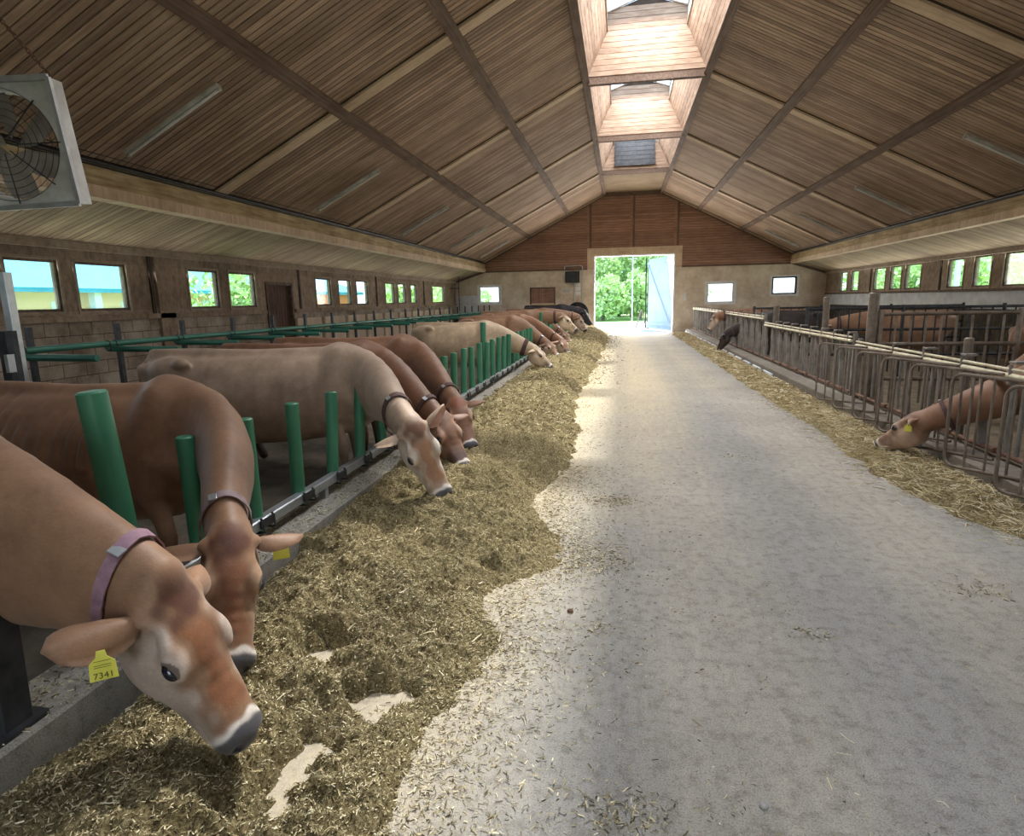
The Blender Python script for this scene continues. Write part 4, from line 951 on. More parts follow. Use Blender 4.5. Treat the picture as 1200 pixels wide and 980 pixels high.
def make_cow(spec):
    s = spec.get('scale', 1.0); hs = spec.get('head_scale', s); yaw = D2R(spec.get('yaw', 0)); loc = np.array([*spec['loc'], 0.0]); lift = spec.get('lift', .03)
    loc[2] = lift
    Rw = rotm(yaw, 0, 0)
    ph = Rw.T @ (np.array(spec['poll'], float) - loc); Rh = Rw.T @ rotm(*[D2R(v) for v in spec['ypr']])
    N0 = np.array([.02, 0, .93]) * s
    E_ = ph + Rh @ (np.array([-.005, 0, -.105]) * hs)
    hx = Rh[:, 0]; dirn = unit(unit(E_ - N0) * 1.0 + hx * .35); dist = np.linalg.norm(E_ - N0)
    P1 = N0 + np.array([.30, 0, .02 if E_[2] > .8 else -.02]) * dist * spec.get('fwd', 1.0); P2 = E_ - dirn * dist * .34
    tt = np.linspace(0, 1, 10); bz = lambda t: ((1 - t) ** 3) * N0 + 3 * t * (1 - t) ** 2 * P1 + 3 * t * t * (1 - t) * P2 + t ** 3 * E_
    C = np.array([bz(t) for t in tt]); upH = unit(Rh @ np.array([-.5, 0, .85]))
    rs = np.interp(tt, [0, .25, .5, .8, 1], [.19, .165, .145, .112, .094]) * s; ru = np.interp(tt, [0, .25, .5, .8, 1], [.34, .30, .235, .165, .125]) * s
    gi = spec.get('girth', 1.0); rs = rs * spec.get('side', 1.0); ru = ru * gi
    U = np.array([unit(np.array([0, 0, 1.]) * (1 - t) + upH * t) for t in tt])
    prims = body_prims(s, spec.get('length', 1.1), spec.get('ribs', False))
    neck = [prim_tube(np.hstack([C, rs[:, None], ru[:, None]]), U, .07 * s)]
    # brisket
    neck.append(prim_ell(np.array([.20, 0, .70]) * s, np.array([.13, .09, .13]) * s, None, .06))
    big = spec.get('detail', False); hp = head_prims(ph, Rh, hs, big)
    tc_ = spec.get('tc', .84); cp = bz(tc_); ct_ = unit(bz(tc_ + .02) - bz(tc_ - .02))
    allp = prims + neck + hp
    lo = np.min([p[0] for p in allp if p[4] == 'add'], 0) - .05; hi = np.max([p[1] for p in allp if p[4] == 'add'], 0) + .05
    hb = spec.get('hb', .02); hh = spec.get('hh', .012)
    lo[2] = max(lo[2], -.03)
    F = Field(lo, hi, hb)
    for p in allp: F.apply(*p)
    def pl(F): return (F.ax[0][:, None, None] - cp[0]) * ct_[0] + (F.ax[1][None, :, None] - cp[1]) * ct_[1] + (F.ax[2][None, None, :] - cp[2]) * ct_[2]
    def keep(F): # only cut near the neck so that legs in front of the plane survive
        dx = np.sqrt((F.ax[0][:, None, None] - ph[0]) ** 2 + (F.ax[1][None, :, None] - ph[1]) ** 2 + (F.ax[2][None, None, :] - ph[2]) ** 2); return dx
    cutb = np.where(keep(F) < .72 * hs, pl(F) - .012, -1).astype(np.float32)
    v1, f1 = surface_nets(np.maximum(F.F, cutb), F.o, hb)
    hl_ = np.min([p[0] for p in hp if p[4] == 'add'] + [cp - .24], 0) - .03; hh_ = np.max([p[1] for p in hp if p[4] == 'add'] + [cp + .24], 0) + .03
    G = Field(hl_, hh_, hh)
    for p in neck + hp: G.apply(*p)
    v2, f2 = surface_nets(np.maximum(G.F, (-pl(G) - .012).astype(np.float32)), G.o, hh)
    vs = np.vstack([v1, v2]); fs = np.vstack([f1, f2 + len(v1)])
    # colours
    base = np.array(spec.get('coat', (.42, .23, .13))); 
    def lerp(a, b, t): t = np.clip(t, 0, 1)[:, None]; return a * (1 - t) + np.array(b) * t
    sm = lambda a, b, x: np.clip((x - a) / (b - a), 0, 1) ** 2 * (3 - 2 * np.clip((x - a) / (b - a), 0, 1))
    col = np.tile(base, (len(vs), 1)); X, Y, Z = vs.T / s
    pale = spec.get('pale', base * 1.3 + .03)
    wv = .5 + .5 * np.sin(X * 5.1 + Y * 7 + 1.3 * np.sin(Z * 6 + X * 3))
    col = lerp(col, base * .80, wv * .55)
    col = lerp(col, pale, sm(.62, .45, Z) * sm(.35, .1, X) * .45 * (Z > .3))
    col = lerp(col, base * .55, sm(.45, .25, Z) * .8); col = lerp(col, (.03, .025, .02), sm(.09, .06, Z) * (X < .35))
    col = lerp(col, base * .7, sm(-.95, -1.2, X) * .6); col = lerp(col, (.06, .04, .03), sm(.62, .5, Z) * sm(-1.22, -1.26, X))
    q = ((vs - ph) @ Rh) / hs; hx_, hy_, hz_ = q.T; inh = sm(-.08, .02, hx_) * (np.abs(hy_) < .25) * (hx_ < .6) * (hz_ < .1) * (hz_ > -.32)
    nz = .012 * np.sin(hx_ * 60 + hy_ * 45) + .01 * np.sin(hy_ * 90 - hx_ * 33)
    hc = np.tile(base * .95, (len(vs), 1)); facec = spec.get('face', (.52, .41, .33)); dark = spec.get('poll_col', base * .62); brg = spec.get('bridge', base * .85)
    side = sm(.062, .092, np.abs(hy_) + nz * .8 - .12 * np.clip(hz_ + .07, -.3, .05) * -1 * 0) ; 
    hc = lerp(hc, facec, side * sm(.02, .10, hx_) * sm(.46, .40, hx_) * spec.get('facew', 1.0))
    hc = lerp(hc, facec, sm(-.085, -.13, hz_ + nz) * sm(.02, .1, hx_) * .8 * spec.get('facew', 1.0))
    eyeD = np.sqrt((hx_ - .19) ** 2 + (np.abs(hy_) - .1) ** 2 * .7 + (hz_ + .05) ** 2)
    hc = lerp(hc, np.clip(np.array(facec) * 1.28, 0, .75), sm(.055, .035, eyeD) * spec.get('facew', 1.0))
    hc = lerp(hc, dark, sm(.16, .05, hx_ + nz * 1.5) * sm(.075, .04, np.abs(hy_) + nz) * sm(-.10, -.05, hz_))
    hc = lerp(hc, brg, sm(.05, .03, np.abs(hy_) + nz * .8) * sm(.08, .14, hx_) * sm(.42, .36, hx_) * sm(-.12, -.09, hz_))
    hc = lerp(hc, spec.get('dark_nose', brg), sm(.27, .38, hx_) * spec.get('dn', 0.0))
    hc = lerp(hc, spec.get('ring', (.70, .64, .58)), sm(.415, .432, hx_ + nz * .5) * sm(.47, .45, hx_))
    hc = lerp(hc, (.075, .07, .078), sm(.438, .452, hx_ + nz * .3 - .25 * np.clip(-hz_ - .12, 0, 1)))
    hc = lerp(hc, (.01, .008, .01), (np.sqrt((hx_ - .505) ** 2 + (np.abs(hy_) - .046) ** 2 + (hz_ + .094) ** 2) < .018) * 1.0)
    hc = lerp(hc, (.05, .035, .03), (eyeD < .034) * .75)
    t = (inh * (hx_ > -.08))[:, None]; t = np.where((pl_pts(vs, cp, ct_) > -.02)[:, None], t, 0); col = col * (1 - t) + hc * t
    # ears: cupped leaves joined to the same mesh
    VS, FS, CL = [vs], [fs], [col]; off = len(vs); tips = {}
    for y, key in ((-1, 'ear_r'), (1, 'ear_l')):
        e = spec.get(key, {}); d = unit(e.get('dir', (-.12, y * 1, -.18)));
        if 'dirw' in e: d = unit(Rh.T @ (Rw.T @ np.array(e['dirw'])))
        d = d if d[1] * y > 0 else d * np.array([1, -1, 1])
        face = np.array(e.get('cup', (.75, 0, -.35)), float); face = unit(face - d * (face @ d)); sd = np.cross(d, face); Ln = e.get('len', .20); W_ = e.get('w', .062)
        root = np.array([.025, y * .088, -.062]); nu, nv = 12, 9; g = []
        for a in range(nu):
            u = a / (nu - 1); wd_ = W_ * (.33 + .85 * math.sin(min(1, u * 1.02) * PI) ** .55) * (1 - .15 * u) if u < .97 else W_ * .12
            for b in range(nv):
                v = -1 + 2 * b / (nv - 1); cup = (.9 - .62 * u) * wd_ * (v * v - .3)
                sag = -.02 * u * u
                g.append(root + d * (Ln * (u * (1 + .0) - .03 * v * v * u)) + sd * wd_ * v * (1 - .30 * (1 - u)) + face * cup + np.array([0, 0, sag]))
        g = np.array(g).reshape(nu, nv, 3); back = g - face * (.009 * np.sin(np.linspace(0, PI, nv))[None, :, None] + .002)
        gv = np.vstack([g.reshape(-1, 3), back.reshape(-1, 3)]); ff = []
        for a in range(nu - 1):
            for b in range(nv - 1):
                i = a * nv + b; ff.append([i, i + 1, i + nv + 1, i + nv]); j = i + nu * nv; ff.append([j, j + nv, j + nv + 1, j + 1])
        for a in range(nu - 1):
            for b in (0, nv - 1): i = a * nv + b; ff.append([i, i + nv, i + nv + nu * nv, i + nu * nv])
        for b in range(nv - 1): i = (nu - 1) * nv + b; ff.append([i, i + 1, i + 1 + nu * nv, i + nu * nv])
        wv_ = (ph + (gv * hs) @ Rh.T); cc = np.vstack([np.tile(np.array(spec.get('ear_in', (.50, .33, .26))), (nu * nv, 1)), np.tile(base * .95, (nu * nv, 1))])
        VS.append(wv_); FS.append(np.array(ff) + off); CL.append(cc); off += len(gv); tips[key] = (g, d, face, sd)
    vs, fs, col = np.vstack(VS), np.vstack(FS), np.vstack(CL)
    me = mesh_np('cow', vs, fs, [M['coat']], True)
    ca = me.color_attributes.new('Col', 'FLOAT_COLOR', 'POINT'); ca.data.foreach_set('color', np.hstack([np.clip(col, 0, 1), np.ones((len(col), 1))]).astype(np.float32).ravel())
    cow = bpy.data.objects.new(spec.get('name', 'cow'), me); COL.objects.link(cow); cow.location = loc; cow.rotation_euler.z = yaw
    tag(cow, spec['label'], 'cow', spec.get('group'))
    def child(mb, name, mat, smooth=True, par=None):
        o = mb.build(name, mat, None, smooth, origin=O0); o.parent = par or cow; return o
    hw = lambda c: V(*(ph + Rh @ (np.array(c, float) * hs)))
    for y in (-1, 1):     # eyes
        m = MB(); n1, n2 = 10, 16; c0 = np.array([.192, y * .0985, -.052])
        vv, ff = [], []
        for a in range(n1 + 1):
            for b in range(n2):
                th, p_ = PI * a / n1, 2 * PI * b / n2; vv.append(hw(c0 + np.array([0.031 * math.sin(th) * math.cos(p_), .0205 * math.cos(th), .0215 * math.sin(th) * math.sin(p_)])))
        for a in range(n1):
            for b in range(n2): ff.append((a * n2 + b, a * n2 + (b + 1) % n2, (a + 1) * n2 + (b + 1) % n2, (a + 1) * n2 + b))
        m.add(vv, ff); child(m, 'eye', M['eye'], 'all')
    # collar
    up = unit(U[8] - ct_ * (U[8] @ ct_)); sdv = np.cross(ct_, up); ring = []
    Gf = G
    def samp(p):
        i = (np.array(p) - Gf.o) / Gf.h; i0 = np.clip(np.floor(i).astype(int), 0, Gf.n - 2); fr = np.clip(i - i0, 0, 1); r = 0
        for a in (0, 1):
            for b in (0, 1):
                for c in (0, 1): r += Gf.F[i0[0] + a, i0[1] + b, i0[2] + c] * (fr[0] if a else 1 - fr[0]) * (fr[1] if b else 1 - fr[1]) * (fr[2] if c else 1 - fr[2])
        return r
    nk = 40
    wcl = .02 * spec.get('collar_w', 1.0); tilt = spec.get('collar_tilt', .25)
    for k in range(nk):
        a = 2 * PI * k / nk; dr = sdv * math.cos(a) + up * math.sin(a); row = []
        for off_ in (-1, 1):
            c = cp + ct_ * (wcl * off_); r = .03
            while r < .32 and samp(c + dr * r) < .004: r += .004
            row.append(c + dr * (r + .004 - (.0 if math.sin(a) > -.5 else -.012)))
        ring.append(row)
    m = MB(); vv = []; 
    for k in range(nk):
        a_, b_ = ring[k]; dr = unit((a_ + b_) / 2 - cp); vv += [V(*a_), V(*b_), V(*(b_ + dr * .006)), V(*(a_ + dr * .006))]
    ff = []
    for k in range(nk):
        k2 = (k + 1) % nk
        for e in range(4): ff.append((k * 4 + e, k2 * 4 + e, k2 * 4 + (e + 1) % 4, k * 4 + (e + 1) % 4))
    m.add(vv, ff); clr = child(m, 'collar', M[spec.get('collar', 'collar')], True)
    lowk = min(range(nk), key=lambda k: (Rw @ ring[k][0])[2]); lp = (ring[lowk][0] + ring[lowk][1]) / 2
    if spec.get('bell'):
        m = MB(); b0 = V(*lp); m.tube([b0 + V(0, 0, .01), b0 + V(0, 0, -.03)], .008, 8); m.lathe(b0 + V(0, 0, -.03), (0, 0, -1), [(0, .001), (0, .03), (.05, .036), (.09, .05), (.09, .044), (.02, .02)], 16)
        child(m, 'cow_bell', M['bell'], True, clr)
    else:
        m = MB(); b0 = V(*((ring[8][0] + ring[8][1]) / 2)); dr = unit(np.array(b0) - cp); m.bar(b0 - V(*ct_) * .022 + V(*dr) * .009, b0 + V(*ct_) * .022 + V(*dr) * .009, .035, .006, V(*dr), .002); child(m, 'buckle', M['steel'], False, clr)
    for key in spec.get('tags', ()):
        g, d, face, sd = tips[key]; u0 = spec.get('tag_u', 5); le = min((0, g.shape[1] - 1), key=lambda b: (Rw @ (Rh @ g[u0, b]))[2]); c = g[u0, 4] * .45 + g[u0, le] * .55
        dn = unit(Rh.T @ (Rw.T @ np.array(spec.get('tag_down', (0, 0, -1))))); nf = unit(Rh.T @ (Rw.T @ np.array(spec.get('tag_n', (.55, -.75, .2))))); nf = unit(nf - dn * (nf @ dn)); sw = np.cross(dn, nf)
        c = c + nf * spec.get('tag_off', .035)
        def q(a, b, t_): return hw(c + sw * a + dn * b + nf * t_)
        m = MB(); prof = [(-.010, -.012), (.010, -.012), (.013, .006), (.030, .022), (.033, .072), (-.033, .072), (-.030, .022), (-.013, .006)]
        vv = [q(a, b, -.0012) for a, b in prof] + [q(a, b, .0012) for a, b in prof]; n_ = len(prof)
        m.add(vv, [tuple(range(n_))[::-1], tuple(range(n_, 2 * n_))] + [(i, (i + 1) % n_, n_ + (i + 1) % n_, n_ + i) for i in range(n_)])
        tg = child(m, 'ear_tag', M['yellow'], False); tg['label'] = 'yellow plastic ear tag'
        m = MB(); pc = np.array(q(0, -.002, .001)); m.lathe(V(*pc), V(*(Rh @ nf)), [(0, .001), (0, .006), (.004, .006), (.005, .001)], 12); child(m, 'tag_button', M['black'], True, tg)
        if spec.get('digits'):
            for txt, b, sz in ((spec['digits'], .066, .026), ('AAAAAA', .036, .007)):
                if txt == 'AAAAAA': continue
                cu = bpy.data.curves.new('tag_number', 'FONT'); cu.body = txt; cu.size = sz; cu.align_x = 'CENTER'; cu.extrude = .0004; cu.materials.append(M['ink'])
                tmp = bpy.data.objects.new('tag_number', cu); me_ = bpy.data.meshes.new_from_object(tmp); bpy.data.objects.remove(tmp); o = bpy.data.objects.new('tag_number', me_); COL.objects.link(o); o.parent = tg
                ax, ay, az = Rh @ (sw * -1), Rh @ (-dn), Rh @ nf
                if np.cross(ax, ay) @ az < 0: ax = -ax
                o.matrix_local = Matrix.Translation(q(0, b, .0025)) @ Matrix(np.stack([ax, ay, az], 1)).to_4x4()
            m = MB()
            for b in (.016, .028, .034): m.add([q(-.02, b, .0018), q(.02, b, .0018), q(.02, b + .0015, .0018), q(-.02, b + .0015, .0018)], [(0, 1, 2, 3)])
            child(m, 'tag_print', M['ink'], False, tg)
    return cow
def pl_pts(v, cp, ct): return (v - cp) @ ct

TAN, RED, FAWN, PALE = (.28, .155, .088), (.21, .10, .054), (.41, .295, .21), (.50, .375, .25)
A = dict
cows = {}
cows['A'] = make_cow(A(label='nearest tan cow in the left corner, white cheeks, yellow ear tag with digits', loc=(-2.78, 1.72), yaw=3, girth=1.5, side=1.15, tc=.93, length=1.1, poll=(-1.395, 1.60, .765), ypr=(-6, 56, 8), coat=TAN, poll_col=(.095, .036, .02), ear_in=(.52, .36, .28), bridge=(.24, .098, .043), face=(.46, .37, .31), detail=True, hb=.014, hh=.0065, head_scale=1.08,
    collar='collar_pink', tags=('ear_r',), digits='7341', tag_u=5, ear_r=A(dir=(-.28, -1, -.02), cup=(.35, 0, -1), len=.235, w=.074), ear_l=A(dirw=(-.42, .88, .08), cup=(.4, 0, -1), len=.17, w=.055), ribs=False))
cows['B'] = make_cow(A(label='brown cow second from the left corner, face turned down, neck between the near green posts', loc=(-2.60, 3.12), yaw=-3, lift=-.01, fwd=1.55, girth=1.08, side=.92, length=1.25, tc=.90, scale=.99, head_scale=1.08, poll=(-1.62, 2.22, .70), ypr=(-60, 53, -8), coat=(.245, .13, .07), poll_col=(.12, .045, .025), bridge=(.22, .095, .048), face=(.38, .25, .16), facew=.6, detail=True, hb=.015, hh=.007,
    collar='collar_grey', tags=('ear_l',), tag_u=6, ear_l=A(dir=(-.1, 1, -.1), cup=(.8, 0, -.5), len=.2), ear_r=A(dir=(-.1, -1, -.25), cup=(.8, 0, -.5), len=.2), ribs=True))
cows['C'] = make_cow(A(label='pale fawn cow with a whitish face and brown collar, third from the near corner', loc=(-2.50, 5.17), yaw=4, fwd=1.15, length=1.5, girth=1.05, head_scale=1.14, poll=(-1.46, 4.14, .785), ypr=(-22, 60, 34), coat=FAWN, face=(.60, .52, .45), poll_col=(.16, .075, .042), bridge=(.33, .175, .10), detail=True, hb=.016, hh=.008,
    collar='collar', collar_w=1.3, ear_l=A(dir=(-.45, 1, .35), cup=(.9, 0, .2), len=.19, w=.07), ear_r=A(dir=(-.1, -1, -.35), cup=(.9, 0, -.2), len=.18, w=.066), ear_in=(.62, .36, .28)))
cows['D'] = make_cow(A(label='dark red cow with a dark nose, its head just behind the pale fawn cow', loc=(-2.52, 5.72), yaw=-3, fwd=1.05, length=1.3, head_scale=1.1, poll=(-1.58, 5.25, .66), ypr=(-40, 45, 8), coat=RED, face=(.42, .26, .18), facew=.6, dark_nose=(.07, .04, .035), dn=.85, detail=True, hb=.018, hh=.009, collar='collar'))
cows['E'] = make_cow(A(label='reddish cow fourth in depth, forehead and left ear showing above the dark nosed cow', loc=(-2.50, 6.75), yaw=-1, fwd=1.05, length=1.3, head_scale=1.1, poll=(-1.65, 6.02, .66), ypr=(-56, 42, 12), coat=(.235, .115, .062), poll_col=(.28, .10, .05), face=(.52, .33, .22), facew=.7, detail=True, hb=.018, hh=.009, collar='collar'))
cows['F'] = make_cow(A(label='pale cream cow with dark collar and bell, side on in mid barn', loc=(-2.80, 12.51), yaw=0, lift=0, length=1.2, head_scale=1.1, poll=(-1.70, 12.51, .73), ypr=(-6, 42, 3), coat=PALE, pale=(.66, .5, .36), face=(.62, .48, .36), bridge=(.35, .25, .2), dark_nose=(.14, .11, .11), dn=.6, hb=.022, hh=.011, collar='collar', collar_w=2.2, bell=True))
cows['G'] = make_cow(A(label='brown cow with lowered pinkish face next behind the cream cow with the bell', loc=(-2.78, 15.66), yaw=0, poll=(-1.80, 15.45, .64), ypr=(-34, 38, 8), coat=TAN, face=(.62, .44, .34), hb=.024, hh=.013))
cows['H'] = make_cow(A(label='reddish cow with black and white muzzle feeding two behind the cream cow', loc=(-2.72, 16.71), yaw=0, poll=(-1.50, 16.0, .66), ypr=(-48, 40, 2), coat=(.31, .16, .09), face=(.66, .55, .46), dark_nose=(.05, .04, .04), dn=.9, hb=.024, hh=.013))
cows['I'] = make_cow(A(label='light faced cow holding its head up with collar and bell near the doorway', loc=(-2.85, 18.81), yaw=0, scale=1.06, head_scale=1.28, poll=(-1.69, 18.7, 1.24), ypr=(-6, 40, 0), coat=(.31, .18, .105), face=(.72, .58, .44), facew=1, bridge=(.62, .46, .33), hb=.024, hh=.012, bell=True, collar_w=1.8))
cows['J'] = make_cow(A(label='pinkish brown cow right behind the raised light face near the doorway', loc=(-2.75, 22.5), yaw=0, scale=1.06, head_scale=1.15, poll=(-1.45, 22.5, 1.08), ypr=(-10, 56, 0), coat=(.30, .17, .10), face=(.5, .38, .3), hb=.026, hh=.014))
cows['K'] = make_cow(A(label='black cow nearest the doorway, head sloping down', loc=(-2.5, 26.2), yaw=-4, lift=0, head_scale=1.3, poll=(-1.50, 26.1, 1.22), ypr=(-10, 52, 0), coat=(.028, .026, .034), face=(.04, .04, .05), poll_col=(.02, .02, .025), bridge=(.03, .03, .035), ring=(.05, .05, .06), ear_in=(.06, .05, .05), scale=1.16, hb=.026, hh=.014))
# further cows of the same row, seen only as backs between the others
src = cows['G']
for i, (x, y, lab) in enumerate(((-2.85, 20.65, 'brown cow standing just behind the raised light face, seen mostly as a back'), (-2.85, 24.3, 'brown cow standing beside the black cow, seen mostly as a back'))):
    o = copy_tree(src); o.location = (x, y, .03); tag(o, lab, 'cow')
# right side pens
cows['R1'] = make_cow(A(label='brown cow pushing its head out under the near hoop guards on the right', loc=(4.08, 6.05), yaw=180, lift=0, poll=(2.80, 6.42, .50), ypr=(-236 + 3, 37, -2), girth=.85, coat=(.25, .13, .075), face=(.45, .32, .24), facew=.8, detail=True, hb=.018, hh=.009, scale=.97, tag_n=(-.5, -.85, .1), tags=('ear_l',), tag_u=4,
    ear_l=A(dir=(-.8, 1, -.1), cup=(.3, -.6, -.6), len=.17), ear_r=A(dir=(-.6, -1, .2), cup=(.8, 0, .2), len=.17)))
cows['R2'] = make_cow(A(label='brown and white faced cow looking out of the far headlocks on the right', loc=(4.35, 21.0), yaw=180, lift=0, poll=(2.96, 20.9, 1.08), ypr=(-215, 58, 0), coat=(.28, .15, .085), face=(.68, .56, .46), hb=.026, hh=.013))
cows['R3'] = make_cow(A(label='black calf reaching down to the feed beside the brown and white face', loc=(4.2, 18.3), yaw=180, lift=0, poll=(2.93, 18.75, .62), ypr=(-205, 62, 0), coat=(.03, .022, .02), face=(.05, .035, .03), poll_col=(.02, .015, .015), bridge=(.03, .02, .02), ring=(.06, .05, .05), ear_in=(.09, .06, .05), hb=.026, hh=.013))
for i, (x, y, a, z, lab) in enumerate(((5.4, 8.6, 200, .9, 'brown heifer standing behind the near right fence'), (6.6, 7.7, 150, .92, 'brown heifer at the right picture edge beyond the fence'), (7.4, 11.2, 10, .95, 'brown heifer standing behind the nearest pen gate'), (6.0, 15.6, 175, .95, 'heifer in the middle right pen behind two gates'), (5.4, 20.8, 20, .95, 'heifer in the far right pen by the dark gate'))):
    o = copy_tree(cows['J'] if i % 2 else cows['G']); o.location = (x, y, 0); o.rotation_euler.z = D2R(a); o.scale = (z, z, z); tag(o, lab, 'cow')

# ------------------------------------------------------------------ feed
def vnoise(x, y, seed):
    r = np.random.default_rng(seed); T_ = r.uniform(-1, 1, (256, 256)); xi, yi = np.floor(x).astype(int), np.floor(y).astype(int); fx, fy = x - xi, y - yi
    fx, fy = fx * fx * (3 - 2 * fx), fy * fy * (3 - 2 * fy); g = lambda a, b: T_[a & 255, b & 255]
    return (g(xi, yi) * (1 - fx) + g(xi + 1, yi) * fx) * (1 - fy) + (g(xi, yi + 1) * (1 - fx) + g(xi + 1, yi + 1) * fx) * fy
def fbm(x, y, f, o, seed, ridge=False, g=.55):
    s_, a, t = 0, 1, 0
    for i in range(o):
        n = vnoise(x * f + 31.7 * i, y * f + 17.3 * i, seed + i); n = 1 - 2 * np.abs(n) if ridge else n; s_ = s_ + a * n; t += a; a *= g; f *= 2.03
    return s_ / t
LED = ([0, 1.0, 1.57, 1.85, 2.3, 2.66, 3.17, 3.69, 4.1, 4.62, 5.6, 7.0, 8.5, 10, 13, 17, 21, 24.7, 30], [-.62, -.62, -.61, -.68, -.62, -.50, -.62, -.28, -.34, -.55, -.52, -.38, -.52, -.62, -.55, -.5, -.45, -.4, -.5])
def feedL(x, y):
    e = np.interp(y, *LED) + .16 * fbm(x, y, 2.2, 5, 5); u = (x + 2.02) / (e + 2.02)
    prof = np.clip(1 - np.abs(np.clip(u, 0, 1.3) * 2 - .85) ** 2.2 / 1.05, -.5, 1)
    big = np.interp(y, [0, 1.2, 1.9, 3, 4.2, 5, 8, 30], [.30, .22, .10, .13, .20, .22, .25, .30])
    h = prof * big * (1 + .35 * fbm(x, y, 1.4, 3, 11))
    h = h + np.where(x < -1.55, .07 * np.clip((-1.55 - x) / .35, 0, 1), 0) * (y > 3.4)
    wx_, wy_ = fbm(x, y, 9, 4, 201), fbm(x, y, 9, 4, 211)
    for cx, cy, rx, ry, d in ((-1.38, 2.47, .15, .10, .17), (-1.12, 1.72, .10, .17, .17), (-1.0, 2.15, .12, .10, .15), (-1.55, 3.1, .1, .1, .09), (-1.15, 1.45, .2, .14, .10)):
        h = h - d * 1.15 * np.exp(-(((x - cx) / rx + .9 * wx_) ** 2 + ((y - cy) / ry + .9 * wy_) ** 2))
    rough = np.clip(h * 8 + .3, 0, 1)
    h = h + rough * (.062 * fbm(x, y, 4.0, 3, 21, True) + .055 * fbm(x, y, 10, 3, 31) + .026 * fbm(x, y, 38, 2, 41)) + .03 * fbm(x, y, 8, 4, 77) * np.clip(1 - np.abs(u - 1) * 3.5, 0, 1)
    return np.where(u > 1.28, -.03, h - .004 - .012 * np.clip((u - .85) / .15, 0, 1) - .05 * np.clip(u - 1.0, 0, 1))
RED_ = ([0, 4, 4.8, 5.2, 6, 7, 8.2, 10.2, 15.3, 22, 29], [2.9, 2.75, 2.5, 2.38, 2.30, 2.30, 2.40, 2.32, 2.27, 2.3, 2.25])
def feedR(x, y):
    e = np.interp(y, *RED_) + .09 * fbm(x, y, 2.5, 3, 55); u = (3.04 - x) / (3.04 - e)
    prof = np.clip(1 - np.abs(np.clip(u, 0, 1.4) * 2 - .8) ** 2 / 1.2, -.5, 1)
    h = prof * np.interp(y, [4.6, 5.2, 9, 12, 30], [.01, .10, .09, .07, .10]) * (1 + .5 * fbm(x, y, 1.8, 3, 61)) + .02 * fbm(x, y, 7, 4, 71, True) * np.clip(prof, 0, 1)
    return np.where(u > 1.3, -.03, h - .006)
def grid_feed(name, fn, x0, x1, ys, dx, mat, lab):
    vs, fs, off = [], [], 0
    for ya, yb, d in ys:
        nx = max(2, int((x1 - x0) / (dx * d)) + 1); ny = int((yb - ya) / (dx * d)) + 1
        X, Y = np.meshgrid(np.linspace(x0, x1, nx), np.linspace(ya, yb, ny)); Z = fn(X, Y); v = np.stack([X, Y, Z], -1).reshape(-1, 3)
        i = (np.arange(ny - 1)[:, None] * nx + np.arange(nx - 1)[None, :]).ravel(); f = np.stack([i, i + 1, i + nx + 1, i + nx], 1)
        k = (v[f][:, :, 2] > -.012).any(1); f = f[k]; vs.append(v); fs.append(f + off); off += len(v)
    me = mesh_np(name, np.vstack(vs), np.vstack(fs), [mat], True); o = bpy.data.objects.new(name, me); COL.objects.link(o); tag(o, lab, 'feed', kind='stuff'); return o
grid_feed('feed_windrow', feedL, -2.0, -.02, ((.7, 5, 1), (5, 12, 2), (12, 30, 5)), .0125, M['feed'], 'long heap of chopped feed along the left kerb')
grid_feed('feed_windrow', feedR, 1.95, 3.02, ((4.2, 9, 1), (9, 16, 2), (16, 29.5, 4)), .015, M['dry'] if False else M['feed'], 'thin strip of feed along the right kerb')
def stalks(name, P, ln, wd, mat, lab, seed, up=.35, cat='feed'):
    r = np.random.default_rng(seed); n = len(P); a = r.uniform(0, 2 * PI, n); el = r.normal(0, up, n); d = np.stack([np.cos(a) * np.cos(el), np.sin(a) * np.cos(el), np.sin(el)], 1)
    L_ = (ln * r.uniform(.4, 1.5, n))[:, None]; W_ = (wd * r.uniform(.5, 1.4, n))[:, None]; s_ = np.cross(d, r.normal(0, 1, (n, 3))); s_ /= np.linalg.norm(s_, axis=1)[:, None]
    bend = np.cross(d, s_) * L_ * r.normal(0, .12, n)[:, None]
    q = [P - d * L_ / 2 - s_ * W_ / 2, P - d * L_ / 2 + s_ * W_ / 2, P + bend + s_ * W_ / 2, P + bend - s_ * W_ / 2, P + d * L_ / 2 + s_ * W_ / 2, P + d * L_ / 2 - s_ * W_ / 2]
    v = np.stack(q, 1).reshape(-1, 3); i = np.arange(n)[:, None] * 6; f = np.vstack([i + np.array([0, 1, 2, 3]), i + np.array([3, 2, 4, 5])])
    me = mesh_np(name, v, f, [mat]); o = bpy.data.objects.new(name, me); COL.objects.link(o); return tag(o, lab, cat, kind='stuff')
def scatter(fn, x0, x1, y0, y1, n, zmin, lift):
    x = RNG.uniform(x0, x1, n); y = RNG.uniform(y0, y1, n); z = fn(x, y); k = z > zmin; x, y, z = x[k], y[k], z[k]; return np.stack([x, y, z + lift * RNG.uniform(0, 1, len(z))], 1)
P = np.vstack([scatter(feedL, -2, .1, .9, 3.2, 95000, -.004, .006), scatter(feedL, -2, .1, 3.2, 6.5, 52000, -.004, .008)])
stalks('feed_stalks', P, .0135, .0029, M['stalk'], 'short cut stalks covering the near part of the left feed heap', 3)
stalks('feed_stalks', scatter(feedL, -2, -.1, 6.5, 26, 26000, 0, .012), .045, .009, M['stalk'], 'cut stalks on the far part of the left feed heap', 4)
stalks('straw_blades', np.vstack([scatter(feedL, -2, -.1, 1, 6, 900, 0, .012)]), .07, .004, M['dry'], 'longer pale straw blades lying on the left feed heap', 5, .2)
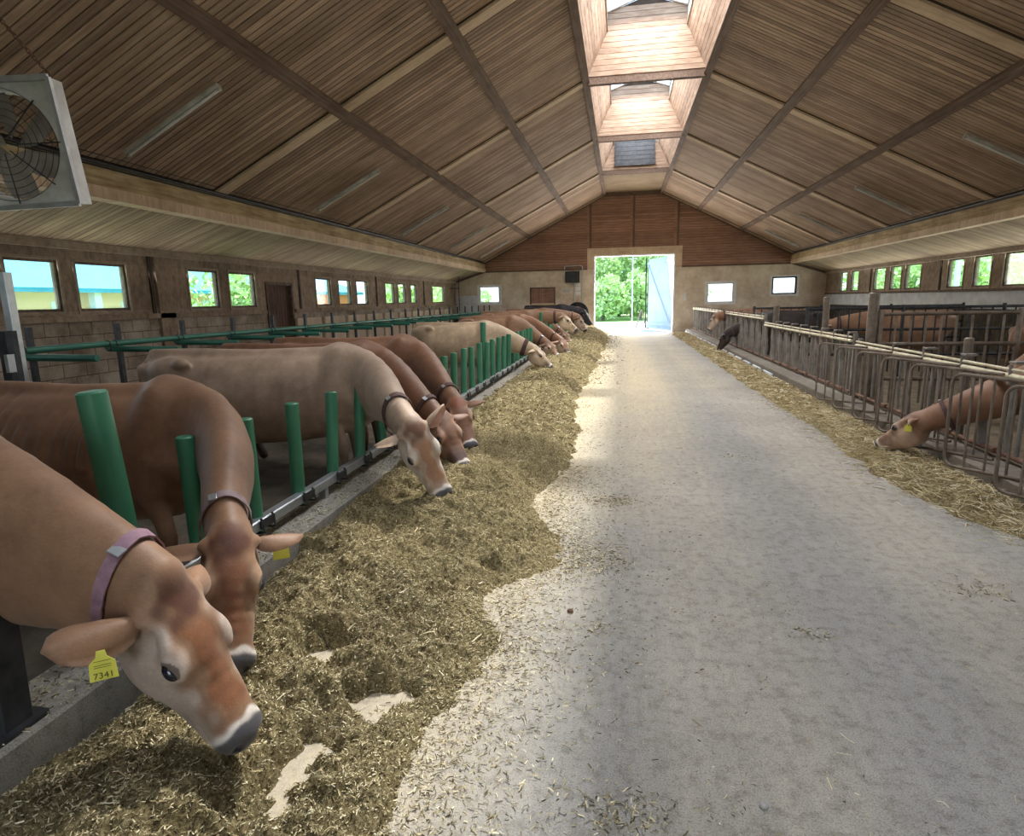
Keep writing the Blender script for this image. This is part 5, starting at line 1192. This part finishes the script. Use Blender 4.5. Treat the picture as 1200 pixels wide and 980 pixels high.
stalks('hay_strands', scatter(feedR, 2.0, 3.03, 4.4, 10, 9000, -.004, .03), .11, .0042, M['dry'], 'long dry hay strands on the near part of the right feed strip', 6, .22)
stalks('hay_strands', scatter(feedR, 2.0, 3.03, 10, 29, 7000, -.003, .03), .12, .010, M['dry'], 'dry hay on the far part of the right feed strip', 7, .2)
def fringe(fnE, x0, x1, y0, y1, n, w_):
    x = RNG.uniform(x0, x1, n); y = RNG.uniform(y0, y1, n); e = np.interp(y, *fnE); d = np.abs(x - e) ; k = RNG.uniform(0, 1, n) < np.exp(-(d / w_) ** 1.3); return np.stack([x[k], y[k], RNG.uniform(.002, .014, k.sum())], 1)
stalks('feed_fringe', np.vstack([fringe(LED, -1.0, .6, 1, 6, 46000, .24), fringe(LED, -1.0, .5, 6, 14, 9000, .25)]), .019, .0036, M['stalk'], 'loose cut stalks along the edge of the left feed heap', 13, .12)
stalks('feed_fringe', fringe(LED, -1.0, .6, 12, 29, 9000, .3), .04, .009, M['stalk'], 'loose stalks along the far edge of the left feed heap', 14, .1)
stalks('hay_fringe', np.vstack([fringe(RED_, 1.8, 2.9, 4.3, 11, 3500, .14)]), .08, .0036, M['dry'], 'loose straws along the edge of the right feed strip', 15, .1)
# crumbs on kerb tops and alley
flat = lambda h: (lambda x, y: np.full_like(x, h))
stalks('kerb_litter', np.vstack([scatter(flat(.212), -2.28, -2.0, 1, 8, 4500, 0, .008), scatter(flat(.212), -2.28, -2.0, 8, 28, 3000, 0, .01)]), .018, .004, M['stalk'], 'feed crumbs lying on top of the left kerb', 8, .3)
n = 17000; y = RNG.uniform(1, 1 + 9 ** .5, n); y = 1 + (y - 1) ** 2; x = RNG.uniform(-.9, 3.0, n) ; dens = np.clip(1.15 - (x + .6) / 3.2 + .5 * fbm(x, y, 1.5, 3, 91), .05, 1) * (fbm(x, y, 5, 3, 95) > -.12 + .25 * np.clip(x, 0, 2)); k = RNG.uniform(0, 1, n) < dens
stalks('scattered_crumbs', np.stack([x[k], y[k], np.full(k.sum(), .002)], 1), .011, .0032, M['stalk'], 'feed crumbs strewn over the concrete alley', 9, .04, 'crumbs')
n = 300; y = 1 + RNG.uniform(0, 3, n) ** 2; x = RNG.uniform(-.4, 2.9, n); stalks('scattered_straw', np.stack([x, y, np.full(n, .003)], 1), .045, .003, M['dry'], 'single straws scattered over the concrete alley', 10, .03, 'straw')
cl = np.vstack([np.stack([RNG.normal(cx, r_, c_), RNG.normal(cy, r_ * .7, c_), np.full(c_, .004)], 1) for cx, cy, r_, c_ in ((-.05, 4.95, .13, 500), (.02, 1.75, .09, 260), (.95, 3.0, .05, 60), (-.1, 2.9, .06, 80), (2.0, 3.6, .10, 120), (1.2, 6.5, .12, 70), (-.2, 3.75, .16, 500))])
stalks('crumb_clumps', cl, .02, .004, M['stalk'], 'small clumps of feed dropped on the alley', 11, .2, 'crumbs')
for i, (x, y, lab) in enumerate(((.48, 1.85, 'small pale pebble lying alone on the near concrete'), (2.0, 2.9, 'dark clod on the concrete at the right'), (-.25, 3.05, 'dark clod beside the feed edge'))):
    m = MB(); r0 = .014 if i == 0 else .018; m.lathe((x, y, 0), (.15, .1, 1), [(0, .001), (.001, r0 * .8), (.008, r0), (.016, r0 * .7), (.02, .001)], 10); tag(m.build('pebble' if i == 0 else 'dirt_clod', M['dirtywhite'] if i == 0 else M['rust'], smooth='all'), lab, 'pebble' if i == 0 else 'clod')
